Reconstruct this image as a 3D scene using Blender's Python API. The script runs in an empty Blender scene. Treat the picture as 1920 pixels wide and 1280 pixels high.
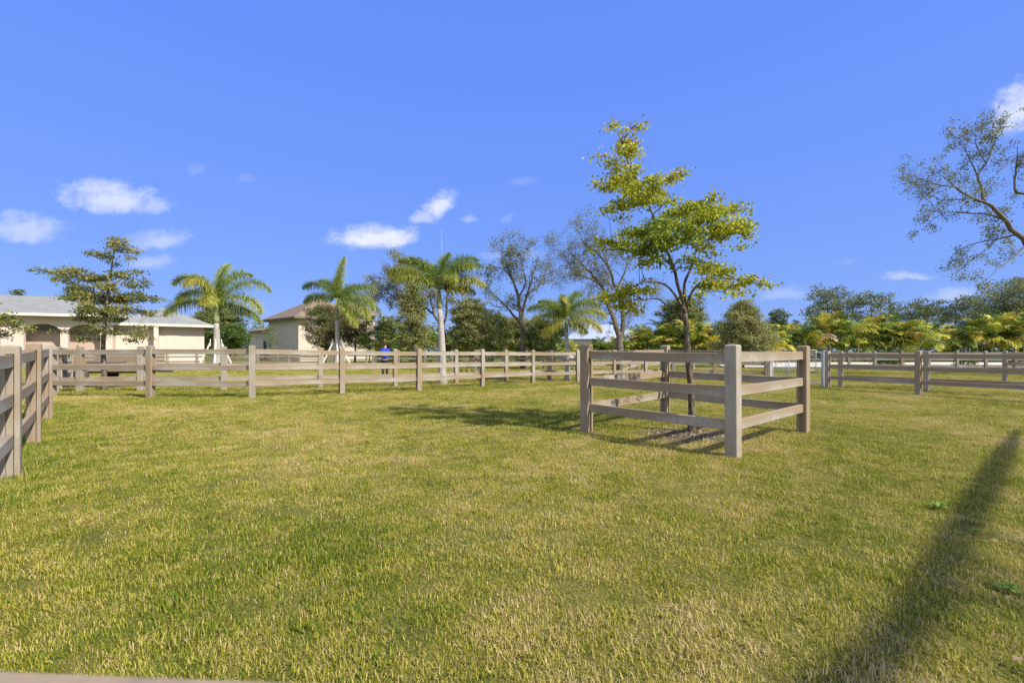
import bpy, bmesh, math, random
import numpy as np
from mathutils import Vector, Matrix, noise
random.seed(7); RNG = np.random.default_rng(7)
R = math.radians
SC = bpy.context.scene
COL = SC.collection
F = 853.333; H0 = 1.30; VH = 658.0; CX = 960.0

# ------------------------------------------------------------------ terrain
PH = 1.40
_samp = []
for u, vb, vt in [(1375,861,648),(1098,813,646),(1507,814,647),(1247,777,646),(999,719,656),(904,725,655),(785,733,653),
                  (641,739,652),(473,747,647),(282,747,647),(18,898,649),(64,832,645),(89,790,644),(1722,740,658),(1552,727,658)]:
    d = F*PH/(vb-vt); _samp.append(((u-CX)*d/F, d, H0-(vb-VH)*d/F))
_samp += [(0,1.5,-.02),(3,1.5,-.03),(-4,1,-.03),(0,30,-.05),(-25,30,0.0),(25,30,-.09)]
_S = np.array(_samp)
def ground_np(x, y):
    x = np.asarray(x, float); y = np.asarray(y, float)
    w = 1.0/((x[...,None]-_S[:,0])**2+(y[...,None]-_S[:,1])**2+5.0)**2
    wb = 1.0/(400.0**2)
    g = ((w*_S[:,2]).sum(-1)+wb*-.05)/(w.sum(-1)+wb)
    return g + .012*np.sin(x*1.1+.5*y)*np.sin(y*.8-.3*x)
def ground(x, y): return float(ground_np(x, y))
def W(u, v, d): return Vector(((u-CX)*d/F, d, H0-(v-VH)*d/F))
def P(u, v):                                   # where a ground point seen at (u,v) stands
    z = -.03
    for _ in range(6):
        d = (H0-z)*F/(v-VH); x = (u-CX)*d/F; z = ground(x, d)
    return Vector((x, d, z))
def G(u, d):
    x = (u-CX)*d/F; return Vector((x, d, ground(x, d)))

# ------------------------------------------------------------------ materials
def newmat(name):
    m = bpy.data.materials.new(name); m.use_nodes = True
    nt = m.node_tree; nt.nodes.clear()
    return m, nt
def N(nt, t, **kw):
    n = nt.nodes.new(t)
    for k, v in kw.items():
        if k.startswith('i_'): n.inputs[k[2:].replace('_',' ')].default_value = v
        else: setattr(n, k, v)
    return n
def ramp(nt, stops, fac=None):
    r = nt.nodes.new('ShaderNodeValToRGB'); e = r.color_ramp.elements
    while len(e) > 1: e.remove(e[-1])
    e[0].position = stops[0][0]; e[0].color = (*stops[0][1], 1)
    for p, c in stops[1:]:
        k = e.new(p); k.color = (*c, 1)
    if fac is not None: nt.links.new(fac, r.inputs[0])
    return r
def mixc(nt, fac, a, b, mode='MIX'):
    m = nt.nodes.new('ShaderNodeMix'); m.data_type = 'RGBA'; m.blend_type = mode
    for s, val in ((m.inputs[0], fac), (m.inputs[6], a), (m.inputs[7], b)):
        if isinstance(val, (int, float)): s.default_value = val
        elif isinstance(val, tuple): s.default_value = (*val, 1)
        else: nt.links.new(val, s)
    return m.outputs[2]
def math_(nt, op, a, b=0.0, c=None, clamp=False):
    m = nt.nodes.new('ShaderNodeMath'); m.operation = op; m.use_clamp = clamp
    for i, val in enumerate((a, b) if c is None else (a, b, c)):
        if isinstance(val, (int, float)): m.inputs[i].default_value = val
        else: nt.links.new(val, m.inputs[i])
    return m.outputs[0]
def noise_(nt, vec, scale, detail=3.0, rough=.55):
    n = N(nt, 'ShaderNodeTexNoise'); n.inputs['Scale'].default_value = scale
    n.inputs['Detail'].default_value = detail; n.inputs['Roughness'].default_value = rough
    if vec is not None: nt.links.new(vec, n.inputs['Vector'])
    return n.outputs['Fac']
def mapping(nt, vec, scale=(1,1,1), loc=(0,0,0)):
    m = N(nt, 'ShaderNodeMapping'); m.inputs['Scale'].default_value = scale; m.inputs['Location'].default_value = loc
    nt.links.new(vec, m.inputs['Vector']); return m.outputs[0]
def finish(nt, col, rough=.8, bump=None, bstr=.3, bdist=.01, spec=.3, metallic=0.0):
    b = N(nt, 'ShaderNodeBsdfPrincipled'); o = N(nt, 'ShaderNodeOutputMaterial')
    if isinstance(col, tuple): b.inputs['Base Color'].default_value = (*col, 1)
    else: nt.links.new(col, b.inputs['Base Color'])
    b.inputs['Roughness'].default_value = rough; b.inputs['Specular IOR Level'].default_value = spec
    b.inputs['Metallic'].default_value = metallic
    if bump is not None:
        bn = N(nt, 'ShaderNodeBump'); bn.inputs['Strength'].default_value = bstr; bn.inputs['Distance'].default_value = bdist
        nt.links.new(bump, bn.inputs['Height']); nt.links.new(bn.outputs[0], b.inputs['Normal'])
    nt.links.new(b.outputs[0], o.inputs[0])
def pos(nt): return N(nt, 'ShaderNodeNewGeometry').outputs['Position']
def objc(nt): return N(nt, 'ShaderNodeTexCoord').outputs['Object']

def mat_simple(name, c1, c2=None, scale=3.0, rough=.8, bump=.0, spec=.3, metallic=0.0):
    m, nt = newmat(name)
    v = pos(nt); n = noise_(nt, v, scale, 5)
    c = mixc(nt, ramp(nt, [(.35,(0,0,0)),(.65,(1,1,1))], n).outputs[0], c1, c2 or tuple(x*.8 for x in c1))
    finish(nt, c, rough, noise_(nt, v, scale*12, 4) if bump else None, bump, .01, spec, metallic)
    return m
def mat_leaf(name, stops, trans=.35, gain=1.0):
    m, nt = newmat(name)
    a = N(nt, 'ShaderNodeAttribute', attribute_name='tint')
    r = ramp(nt, [(p, tuple(min(1, x*gain) for x in c)) for p, c in stops], a.outputs['Fac'])
    b = N(nt, 'ShaderNodeBsdfPrincipled'); b.inputs['Roughness'].default_value = .5
    b.inputs['Specular IOR Level'].default_value = .25
    t = N(nt, 'ShaderNodeBsdfTranslucent'); mx = N(nt, 'ShaderNodeMixShader'); mx.inputs[0].default_value = trans
    o = N(nt, 'ShaderNodeOutputMaterial')
    nt.links.new(r.outputs[0], b.inputs['Base Color']); nt.links.new(r.outputs[0], t.inputs['Color'])
    nt.links.new(b.outputs[0], mx.inputs[1]); nt.links.new(t.outputs[0], mx.inputs[2]); nt.links.new(mx.outputs[0], o.inputs[0])
    return m

def mat_fence():
    m, nt = newmat('painted_concrete')
    v = pos(nt)
    big = noise_(nt, v, .9, 2); mid = noise_(nt, v, 4.0, 5, .6)
    # vertical drip streaks: fine across, long down
    streak = noise_(nt, mapping(nt, v, (42,42,2.2)), 1.0, 4, .65)
    tan_ = (.325,.245,.16); grey = (.335,.288,.22); dark = (.17,.14,.105)
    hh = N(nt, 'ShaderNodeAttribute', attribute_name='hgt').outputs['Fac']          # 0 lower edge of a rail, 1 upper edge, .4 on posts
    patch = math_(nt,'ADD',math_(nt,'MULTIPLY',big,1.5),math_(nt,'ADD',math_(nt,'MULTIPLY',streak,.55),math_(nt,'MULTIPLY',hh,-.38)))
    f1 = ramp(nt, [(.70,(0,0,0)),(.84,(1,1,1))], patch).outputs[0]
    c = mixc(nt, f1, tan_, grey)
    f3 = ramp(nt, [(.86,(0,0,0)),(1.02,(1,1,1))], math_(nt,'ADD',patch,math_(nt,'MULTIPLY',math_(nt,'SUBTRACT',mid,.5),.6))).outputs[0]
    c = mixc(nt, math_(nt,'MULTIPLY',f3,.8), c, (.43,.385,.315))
    f2 = ramp(nt, [(.54,(0,0,0)),(.72,(1,1,1))], streak).outputs[0]
    c = mixc(nt, math_(nt,'MULTIPLY',f2,.6), c, dark)
    f4 = ramp(nt, [(.52,(0,0,0)),(.75,(1,1,1))], mid).outputs[0]
    c = mixc(nt, math_(nt,'MULTIPLY',f4,.3), c, (.23,.19,.145))
    finish(nt, c, .85, math_(nt,'ADD',noise_(nt, v, 60, 4),math_(nt,'MULTIPLY',streak,.5)), .25, .006, .2)
    return m
def mat_bark(name, c1, c2, rings=False, scale=1.0):
    m, nt = newmat(name)
    v = pos(nt)
    n = noise_(nt, mapping(nt, v, (22*scale,22*scale,7*scale)), 1.0, 5, .6)
    c = mixc(nt, ramp(nt, [(.38,(0,0,0)),(.6,(1,1,1))], n).outputs[0], c1, c2)
    h = n
    if rings:
        s = N(nt, 'ShaderNodeSeparateXYZ'); nt.links.new(v, s.inputs[0])
        z = math_(nt,'ADD',math_(nt,'MULTIPLY',s.outputs[2],9.0),math_(nt,'MULTIPLY',noise_(nt,v,3.0),.8))
        fr = math_(nt,'FRACT',z); rg = ramp(nt, [(0,(1,1,1)),(.16,(0,0,0)),(.9,(0,0,0)),(1,(1,1,1))], fr).outputs[0]
        c = mixc(nt, math_(nt,'MULTIPLY',rg,.45), c, tuple(x*.5 for x in c1)); h = math_(nt,'SUBTRACT',n,rg)
    finish(nt, c, .9, h, .6, .015, .15)
    return m

GREEN_PATCH = []
def lush_group_color(nt, v):
    return noise_(nt, v, .55, 3)

def mat_ground():
    m, nt = newmat('lawn_ground')
    v = pos(nt)
    s = N(nt, 'ShaderNodeSeparateXYZ'); nt.links.new(v, s.inputs[0])
    fine = noise_(nt, v, 45, 5, .7); mid = noise_(nt, v, 6, 4, .6); big = noise_(nt, v, .5, 3, .5)
    f = math_(nt,'ADD',math_(nt,'MULTIPLY',fine,.5),math_(nt,'ADD',math_(nt,'MULTIPLY',mid,.3),math_(nt,'MULTIPLY',big,.25)))
    c = ramp(nt, [(.34,(.04,.05,.01)),(.44,(.10,.11,.02)),(.54,(.18,.17,.035)),(.62,(.27,.22,.07)),(.72,(.34,.27,.13))], f).outputs[0]
    # greener far paddocks
    far = N(nt,'ShaderNodeMapRange'); nt.links.new(s.outputs[1], far.inputs[0]); far.inputs[1].default_value=19; far.inputs[2].default_value=32
    c = mixc(nt, math_(nt,'MULTIPLY',far.outputs[0],.6), c, (.10,.16,.025))
    # bare mulch round the staked tree
    def patch(cx, cy, rx, ry):
        dx = math_(nt,'DIVIDE',math_(nt,'SUBTRACT',s.outputs[0],cx),rx); dy = math_(nt,'DIVIDE',math_(nt,'SUBTRACT',s.outputs[1],cy),ry)
        r = math_(nt,'SQRT',math_(nt,'ADD',math_(nt,'MULTIPLY',dx,dx),math_(nt,'MULTIPLY',dy,dy)))
        r = math_(nt,'ADD',r,math_(nt,'MULTIPLY',math_(nt,'SUBTRACT',noise_(nt,v,5,4),.5),1.1))
        return ramp(nt, [(.75,(1,1,1)),(1.0,(0,0,0))], r).outputs[0]
    t = P(1297, 812)
    soil = ramp(nt, [(.4,(.10,.075,.04)),(.55,(.21,.165,.095)),(.68,(.38,.32,.20))], noise_(nt,v,38,5,.75)).outputs[0]
    c = mixc(nt, patch(t.x-.05, t.y-.22, 1.05, .75), c, soil)
    finish(nt, c, .95, fine, .8, .03, .1)
    return m

def mat_blade():
    m, nt = newmat('grass_blade')
    a = N(nt, 'ShaderNodeAttribute', attribute_name='tint'); oi = N(nt, 'ShaderNodeObjectInfo')
    v = pos(nt)
    big = noise_(nt, v, .5, 3, .5); mid = noise_(nt, v, 3.2, 3, .6)
    t = math_(nt,'ADD', a.outputs['Fac'], math_(nt,'MULTIPLY', math_(nt,'SUBTRACT', oi.outputs['Random'], .5), .22))
    t = math_(nt,'ADD', t, math_(nt,'MULTIPLY', math_(nt,'SUBTRACT', big, .50), .55))
    t = math_(nt,'ADD', t, math_(nt,'MULTIPLY', math_(nt,'SUBTRACT', mid, .5), 1.0), clamp=True)
    g = 1.0
    r = ramp(nt, [(0,(.10,.17,.016)),(.28,(.23,.285,.025)),(.46,(.38,.375,.035)),(.63,(.51,.445,.065)),(.80,(.63,.50,.17)),(1,(.70,.54,.30))], t)
    b = N(nt, 'ShaderNodeBsdfPrincipled'); b.inputs['Roughness'].default_value = .55; b.inputs['Specular IOR Level'].default_value = .2
    tr = N(nt, 'ShaderNodeBsdfTranslucent'); mx = N(nt, 'ShaderNodeMixShader'); mx.inputs[0].default_value = .3
    o = N(nt, 'ShaderNodeOutputMaterial')
    nt.links.new(r.outputs[0], b.inputs['Base Color']); nt.links.new(r.outputs[0], tr.inputs['Color'])
    nt.links.new(b.outputs[0], mx.inputs[1]); nt.links.new(tr.outputs[0], mx.inputs[2]); nt.links.new(mx.outputs[0], o.inputs[0])
    return m

M = {}
M['fence'] = mat_fence()
M['ground'] = mat_ground()
M['blade'] = mat_blade()
M['main_leaf'] = mat_leaf('buttonwood_leaf', [(0,(.12,.19,.025)),(.3,(.28,.35,.04)),(.6,(.46,.48,.035)),(.84,(.66,.60,.03)),(.95,(.66,.46,.03)),(1,(.42,.18,.03))], .4)
M['olive_leaf'] = mat_leaf('olive_leaf', [(0,(.10,.13,.035)),(.4,(.25,.27,.07)),(.7,(.42,.40,.11)),(.9,(.46,.34,.12)),(1,(.33,.17,.09))], .35)
M['sparse_leaf'] = mat_leaf('oak_leaf', [(0,(.10,.13,.045)),(.5,(.22,.26,.085)),(.85,(.36,.32,.16)),(1,(.40,.28,.15))], .3)
M['dark_leaf'] = mat_leaf('evergreen_leaf', [(0,(.07,.10,.025)),(.5,(.21,.25,.075)),(.85,(.36,.37,.13)),(1,(.44,.40,.17))], .3)
M['bush_leaf'] = mat_leaf('shrub_leaf', [(0,(.06,.11,.02)),(.5,(.14,.22,.04)),(.85,(.25,.31,.06)),(1,(.40,.30,.08))], .3)
M['lime_leaf'] = mat_leaf('weed_leaf', [(0,(.13,.25,.03)),(1,(.30,.46,.06))], .35)
M['pink_leaf'] = mat_leaf('blossom_leaf', [(0,(.07,.11,.03)),(.55,(.17,.21,.06)),(.75,(.27,.25,.08)),(.9,(.38,.20,.15)),(1,(.50,.30,.26))], .3)
M['palm_leaf'] = mat_leaf('palm_leaflet', [(0,(.08,.14,.035)),(.35,(.21,.29,.07)),(.6,(.37,.41,.08)),(.8,(.52,.48,.09)),(.93,(.55,.40,.10)),(1,(.40,.26,.12))], .35)
M['areca_leaf'] = mat_leaf('areca_leaflet', [(0,(.04,.08,.018)),(.3,(.12,.19,.03)),(.5,(.34,.40,.045)),(.66,(.60,.56,.07)),(.80,(.72,.52,.07)),(.92,(.55,.30,.08)),(1,(.55,.42,.28))], .14)
M['bark'] = mat_bark('bark', (.30,.25,.19), (.09,.07,.05))
M['bark_main'] = mat_bark('mottled_bark', (.24,.195,.135), (.06,.045,.03))
M['bark_grey'] = mat_bark('grey_bark', (.25,.22,.175), (.11,.09,.07))
M['palm_trunk'] = mat_bark('palm_trunk', (.50,.47,.42), (.38,.35,.31), True, .5)
M['crownshaft'] = mat_simple('crownshaft', (.20,.27,.11), (.30,.32,.17), 4)
M['stem'] = mat_simple('areca_stem', (.42,.38,.16), (.25,.27,.10), 6)
M['rachis'] = mat_simple('rachis', (.32,.36,.10), (.25,.30,.09), 4)
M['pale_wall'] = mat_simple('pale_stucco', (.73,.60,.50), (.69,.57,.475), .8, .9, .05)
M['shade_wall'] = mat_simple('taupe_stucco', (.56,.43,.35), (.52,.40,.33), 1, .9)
M['beige_wall'] = mat_simple('beige_stucco', (.62,.54,.43), (.57,.49,.39), .8, .9, .05)
M['fascia'] = mat_simple('fascia', (.78,.72,.64), (.72,.66,.58), 1)
M['brown_fascia'] = mat_simple('brown_fascia', (.18,.14,.11), (.15,.12,.10), 1)
M['awning'] = mat_simple('awning', (.07,.10,.11), (.09,.12,.13), 1)
M['dark'] = mat_simple('dark_opening', (.03,.028,.027), (.04,.035,.033), 1, .6)
M['metal'] = mat_simple('galvanised', (.62,.63,.62), (.50,.51,.51), 8, .45, 0, .5, .2)
M['white_wood'] = mat_simple('white_wood', (.72,.68,.62), (.6,.56,.5), 6)
M['plank'] = mat_simple('tan_planks', (.36,.28,.19), (.29,.23,.16), 5)
M['rubber'] = mat_simple('rubber', (.07,.065,.06), (.10,.09,.08), 10)
M['sand'] = mat_simple('pale_sand', (.72,.66,.55), (.6,.54,.43), 2, .95)
M['skin'] = mat_simple('skin', (.55,.33,.24), (.5,.3,.21), 5, .6)
M['blue'] = mat_simple('blue_cloth', (.02,.07,.55), (.02,.06,.45), 5)
M['navy'] = mat_simple('dark_cloth', (.04,.045,.06), (.03,.035,.05), 5)
M['hair'] = mat_simple('hair', (.05,.03,.02), (.03,.02,.015), 20)
def mat_roof(name, c1, c2, c3, sx, course):
    m, nt = newmat(name); v = pos(nt)
    s = N(nt, 'ShaderNodeSeparateXYZ'); nt.links.new(v, s.inputs[0])
    c = mixc(nt, ramp(nt, [(.4,(0,0,0)),(.6,(1,1,1))], noise_(nt, v, sx, 5, .7)).outputs[0], c1, c2)
    fr = math_(nt,'FRACT',math_(nt,'MULTIPLY',s.outputs[2],course))
    rg = ramp(nt, [(0,(1,1,1)),(.22,(0,0,0))], fr).outputs[0]
    c = mixc(nt, math_(nt,'MULTIPLY',rg,.5), c, c3)
    finish(nt, c, .85, fr, .5, .04)
    return m
M['roof_pale'] = mat_roof('pale_tile', (.29,.295,.27), (.24,.245,.225), (.17,.17,.16), 1.3, 7)
M['roof_brown'] = mat_roof('brown_tile', (.27,.195,.125), (.21,.155,.10), (.12,.09,.07), 1.3, 6)
M['roof_white'] = mat_simple('white_metal_roof', (.40,.45,.55), (.36,.41,.51), 1, .4)

# ------------------------------------------------------------------ object helpers
def put(o, label=None, cat=None, group=None, kind=None):
    if label: o['label'] = label
    if cat: o['category'] = cat
    if group: o['group'] = group
    if kind: o['kind'] = kind
    return o
def thing(name, loc, label, cat, group=None, rz=0.0):
    o = bpy.data.objects.new(name, None); COL.objects.link(o); o.location = loc; o.rotation_euler = (0,0,rz)
    o.empty_display_size = .2
    return put(o, label, cat, group)
def link(name, me, mats, parent=None, loc=None, smooth=False):
    if not isinstance(mats, (list, tuple)): mats = [mats]
    for m in mats: me.materials.append(m)
    if smooth:
        me.polygons.foreach_set('use_smooth', [True]*len(me.polygons))
    o = bpy.data.objects.new(name, me); COL.objects.link(o)
    if parent is not None: o.parent = parent
    if loc is not None: o.location = loc
    return o
class MB:
    """collects shapes, in coordinates relative to origin o"""
    def __init__(s, o=(0,0,0)): s.v = []; s.f = []; s.o = Vector(o)
    def add(s, vs, fs):
        n = len(s.v); s.v += [tuple(Vector(q)-s.o) for q in vs]; s.f += [tuple(n+i for i in f) for f in fs]
    def box(s, a, b, mat=None):
        x0,y0,z0 = a; x1,y1,z1 = b
        vs = [Vector(p) for p in ((x0,y0,z0),(x1,y0,z0),(x1,y1,z0),(x0,y1,z0),(x0,y0,z1),(x1,y0,z1),(x1,y1,z1),(x0,y1,z1))]
        if mat: vs = [mat @ p for p in vs]
        s.add(vs, [(0,3,2,1),(4,5,6,7),(0,1,5,4),(1,2,6,5),(2,3,7,6),(3,0,4,7)])
    def bar(s, a, b, w, h, up=Vector((0,0,1))):
        a = Vector(a); b = Vector(b); d = (b-a).normalized(); sd = d.cross(up)
        if sd.length < 1e-4: sd = d.cross(Vector((1,0,0)))
        sd.normalize(); u = sd.cross(d).normalized()
        vs = [q+sd*x*w/2+u*y*h/2 for q in (a,b) for x,y in ((-1,-1),(1,-1),(1,1),(-1,1))]
        s.add(vs, [(0,1,2,3),(7,6,5,4),(0,4,5,1),(1,5,6,2),(2,6,7,3),(3,7,4,0)])
    def tube(s, pts, rad, n=7, cap=True):
        pts = [Vector(p) for p in pts]; k = len(pts)
        vs = []; prev = None
        for i, p in enumerate(pts):
            d = (pts[min(i+1,k-1)]-pts[max(i-1,0)])
            d = d.normalized() if d.length > 1e-7 else Vector((0,0,1))
            ref = prev if prev is not None else (Vector((1,0,0)) if abs(d.x) < .8 else Vector((0,1,0)))
            sd = (ref - d*ref.dot(d)); sd.normalize(); prev = sd; up = d.cross(sd)
            r = rad[i] if hasattr(rad, '__len__') else rad
            for j in range(n):
                a = 2*math.pi*j/n; vs.append(p+sd*math.cos(a)*r+up*math.sin(a)*r)
        fs = [(i*n+j, i*n+(j+1)%n, (i+1)*n+(j+1)%n, (i+1)*n+j) for i in range(k-1) for j in range(n)]
        if cap: fs += [tuple(range(n))[::-1], tuple((k-1)*n+j for j in range(n))]
        s.add(vs, fs)
    def mesh(s, name):
        me = bpy.data.meshes.new(name); me.from_pydata(s.v, [], s.f); me.update()
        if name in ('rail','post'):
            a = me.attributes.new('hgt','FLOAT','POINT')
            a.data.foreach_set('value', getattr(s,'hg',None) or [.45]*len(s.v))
        return me
    def build(s, name, mats, parent=None, loc=None, smooth=False): return link(name, s.mesh(name), mats, parent, loc, smooth)

def quads_mesh(name, V, tint):
    """V: (n,4,3) quads, tint: (n,)"""
    n = len(V); me = bpy.data.meshes.new(name)
    me.vertices.add(n*4); me.vertices.foreach_set('co', np.ascontiguousarray(V, dtype=np.float32).ravel())
    me.loops.add(n*4); me.loops.foreach_set('vertex_index', np.arange(n*4, dtype=np.int32))
    me.polygons.add(n); me.polygons.foreach_set('loop_start', np.arange(0, n*4, 4, dtype=np.int32))
    me.update(calc_edges=True)
    a = me.attributes.new('tint', 'FLOAT', 'POINT'); a.data.foreach_set('value', np.repeat(np.clip(tint,0,1), 4).astype(np.float32))
    return me
def leaf_quads(C, size, up=.5, aspect=.55, var=.35, rng=RNG, fold=.15):
    """leaves at centres C (n,3); normals leaning up by `up`"""
    n = len(C); C = np.asarray(C, float)
    nor = rng.normal(size=(n,3)); nor /= np.linalg.norm(nor, axis=1, keepdims=True)+1e-9
    nor[:,2] = np.abs(nor[:,2])*(1+min(0,up))+max(0,up); nor /= np.linalg.norm(nor, axis=1, keepdims=True)
    t = rng.normal(size=(n,3)); t -= (t*nor).sum(1, keepdims=True)*nor; t /= np.linalg.norm(t, axis=1, keepdims=True)+1e-9
    b = np.cross(nor, t)
    s = size*(1+var*(rng.random(n)*2-1))[:,None]
    V = np.empty((n,4,3))
    V[:,0] = C-t*s*.5; V[:,2] = C+t*s*.5-nor*s*fold
    V[:,1] = C+b*s*.5*aspect+nor*s*fold*.6; V[:,3] = C-b*s*.5*aspect+nor*s*fold*.6
    return V

# ------------------------------------------------------------------ sky, sun, camera
SUN_AZ = Vector((.85,-.53)).normalized(); SUN_EL = R(42)
def world():
    w = bpy.data.worlds.new('World'); SC.world = w; w.use_nodes = True
    nt = w.node_tree; nt.nodes.clear()
    sky = N(nt, 'ShaderNodeTexSky', sky_type='NISHITA', sun_disc=False)
    sky.sun_elevation = SUN_EL; sky.sun_rotation = math.atan2(SUN_AZ.x, SUN_AZ.y)
    sky.air_density = 1.0; sky.dust_density = .3; sky.ozone_density = 3.0; sky.altitude = 0
    tc = N(nt, 'ShaderNodeTexCoord'); s = N(nt, 'ShaderNodeSeparateXYZ'); nt.links.new(tc.outputs['Generated'], s.inputs[0])
    y = math_(nt,'MAXIMUM', s.outputs[1], .05)
    p = math_(nt,'DIVIDE', s.outputs[0], y); q = math_(nt,'DIVIDE', s.outputs[2], y)
    cv = N(nt, 'ShaderNodeCombineXYZ'); nt.links.new(p, cv.inputs[0]); nt.links.new(q, cv.inputs[1])
    n1 = N(nt, 'ShaderNodeTexNoise'); n1.inputs['Scale'].default_value = 16; n1.inputs['Detail'].default_value = 5; nt.links.new(cv.outputs[0], n1.inputs['Vector'])
    sc = N(nt, 'ShaderNodeSeparateColor'); nt.links.new(n1.outputs['Color'], sc.inputs[0])
    pw = math_(nt,'ADD', p, math_(nt,'MULTIPLY', math_(nt,'SUBTRACT', sc.outputs[0], .5), .05))
    qw = math_(nt,'ADD', q, math_(nt,'MULTIPLY', math_(nt,'SUBTRACT', sc.outputs[1], .5), .03))
    n2 = noise_(nt, mapping(nt, cv.outputs[0], (22,34,1)), 1.0, 7, .62)
    total = None
    # (u, v, half width, half height, density, tilt)
    for u, v, ru, rv, op, ang in [(205,375,112,44,.72,-.10),(290,388,45,26,.42,.1),(48,430,84,40,.5,0),(296,452,66,27,.45,.05),(284,492,48,22,.36,.1),
            (705,447,100,30,.95,.03),(715,432,50,18,.6,0),(826,388,42,27,.85,.7),(793,410,36,13,.5,.2),(878,410,23,12,.30,0),(365,318,24,18,.12,0),
            (460,332,26,12,.10,0),(978,343,36,12,.14,0),(955,412,20,12,.13,.6),(1703,521,60,13,.40,0),(1785,553,64,18,.36,.1),
            (1918,205,78,58,.80,.7),(1475,553,75,20,.25,0),(925,478,26,12,.16,0),(1590,490,30,10,.08,0),(990,480,45,14,.14,0)]:
        a0 = (u-CX)/F; e0 = (VH-v)/F; ca, sa = math.cos(ang), math.sin(ang)
        dx = math_(nt,'SUBTRACT', pw, a0); dy = math_(nt,'SUBTRACT', qw, e0)
        X = math_(nt,'ADD', math_(nt,'MULTIPLY',dx,ca/(ru/F)), math_(nt,'MULTIPLY',dy,sa/(ru/F)))
        Y = math_(nt,'ADD', math_(nt,'MULTIPLY',dx,-sa/(rv/F)), math_(nt,'MULTIPLY',dy,ca/(rv/F)))
        # flat bottoms: distance grows faster below
        Y = math_(nt,'MULTIPLY', Y, math_(nt,'ADD', 1.0, math_(nt,'MULTIPLY', math_(nt,'LESS_THAN', Y, 0.0), .45)))
        r = math_(nt,'SQRT', math_(nt,'ADD', math_(nt,'MULTIPLY',X,X), math_(nt,'MULTIPLY',Y,Y)))
        r = math_(nt,'ADD', r, math_(nt,'MULTIPLY', math_(nt,'SUBTRACT', n2, .5), 1.5))
        mr = N(nt,'ShaderNodeMapRange', interpolation_type='SMOOTHSTEP'); nt.links.new(r, mr.inputs[0])
        mr.inputs[1].default_value = 1.05; mr.inputs[2].default_value = .15; mr.inputs[3].default_value = 0; mr.inputs[4].default_value = op
        total = mr.outputs[0] if total is None else math_(nt,'MAXIMUM', total, mr.outputs[0])
    clear = ramp(nt, [(0,SKY_C[0]),(.10,SKY_C[1]),(.25,SKY_C[2]),(.5,SKY_C[3]),(1,SKY_C[4])], s.outputs[2]).outputs[0]
    clear = mixc(nt, 1.0, clear, (1/SKY_STR,)*3, 'MULTIPLY')
    hi = mixc(nt, .10, clear, sky.outputs[0])
    mask = math_(nt,'MULTIPLY', total, math_(nt,'GREATER_THAN', s.outputs[1], .05))
    # broken bright cloud added unseen behind the camera as neutral fill light
    nb = noise_(nt, tc.outputs['Generated'], 2.6, 6, .6)
    back = N(nt,'ShaderNodeMapRange'); nt.links.new(s.outputs[1], back.inputs[0]); back.inputs[1].default_value=.0; back.inputs[2].default_value=-.35
    bc = math_(nt,'MULTIPLY', ramp(nt, [(.36,(0,0,0)),(.52,(1,1,1))], nb).outputs[0], back.outputs[0])
    mask = math_(nt,'MAXIMUM', mask, math_(nt,'MULTIPLY', bc, .9))
    c = mixc(nt, mask, hi, CLOUD)
    bg = N(nt, 'ShaderNodeBackground'); bg.inputs['Strength'].default_value = SKY_STR
    o = N(nt, 'ShaderNodeOutputWorld'); nt.links.new(c, bg.inputs[0]); nt.links.new(bg.outputs[0], o.inputs[0])
SKY_STR = .12
K_ = 1/1.45
SKY_C = [tuple(x*K_ for x in c) for c in ((.28,.44,.91),(.205,.375,.95),(.175,.345,.98),(.145,.30,1.0),(.12,.25,.9))]
CLOUD = tuple(x*K_/SKY_STR for x in (.86,.90,1.0))
world()
sl = bpy.data.lights.new('sun', 'SUN'); sl.energy = 4.2; sl.angle = R(.55); sl.color = (1.0,.93,.82)
so = bpy.data.objects.new('sun', sl); COL.objects.link(so)
sd = Vector((SUN_AZ.x*math.cos(SUN_EL), SUN_AZ.y*math.cos(SUN_EL), math.sin(SUN_EL)))
so.rotation_euler = sd.to_track_quat('Z','Y').to_euler(); so.location = (20,-15,30)
cam = bpy.data.cameras.new('camera'); co = bpy.data.objects.new('camera', cam); COL.objects.link(co)
co.location = (0,0,H0); co.rotation_euler = (R(90),0,0); cam.lens = 16; cam.sensor_width = 36; cam.shift_y = (VH-640)/1920
cam.clip_start = .01; cam.clip_end = 3000; SC.camera = co
cam.dof.use_dof = True; cam.dof.focus_distance = 8; cam.dof.aperture_fstop = 11
SC.view_settings.view_transform = 'Standard'; SC.view_settings.look = 'None'; SC.view_settings.exposure = 0.55; SC.view_settings.gamma = 1

# ------------------------------------------------------------------ ground sheet
def make_ground():
    def axis(lo, hi, st, far):
        c = list(np.arange(lo, hi+.001, st)); k = st*1.6; a = lo; b = hi; L = []; Rr = []
        while b < far: b += k; k *= 1.35; Rr.append(b)
        k = st*1.6
        while a > -far: a -= k; k *= 1.35; L.append(a)
        return np.array(L[::-1]+c+Rr)
    xs = axis(-24, 24, .4, 1200); ys = axis(-4, 26, .4, 1200)
    X, Y = np.meshgrid(xs, ys); Z = ground_np(X, Y)
    V = np.stack([X,Y,Z], -1).reshape(-1,3); nx = len(xs)
    f = [(j*nx+i, j*nx+i+1, (j+1)*nx+i+1, (j+1)*nx+i) for j in range(len(ys)-1) for i in range(nx-1)]
    me = bpy.data.meshes.new('ground'); me.from_pydata([tuple(v) for v in V], [], f); me.update()
    put(link('ground', me, M['ground'], smooth=True), 'wide mown paddock lawn of mixed green and straw coloured grass', 'lawn', kind='structure')
make_ground()
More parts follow.
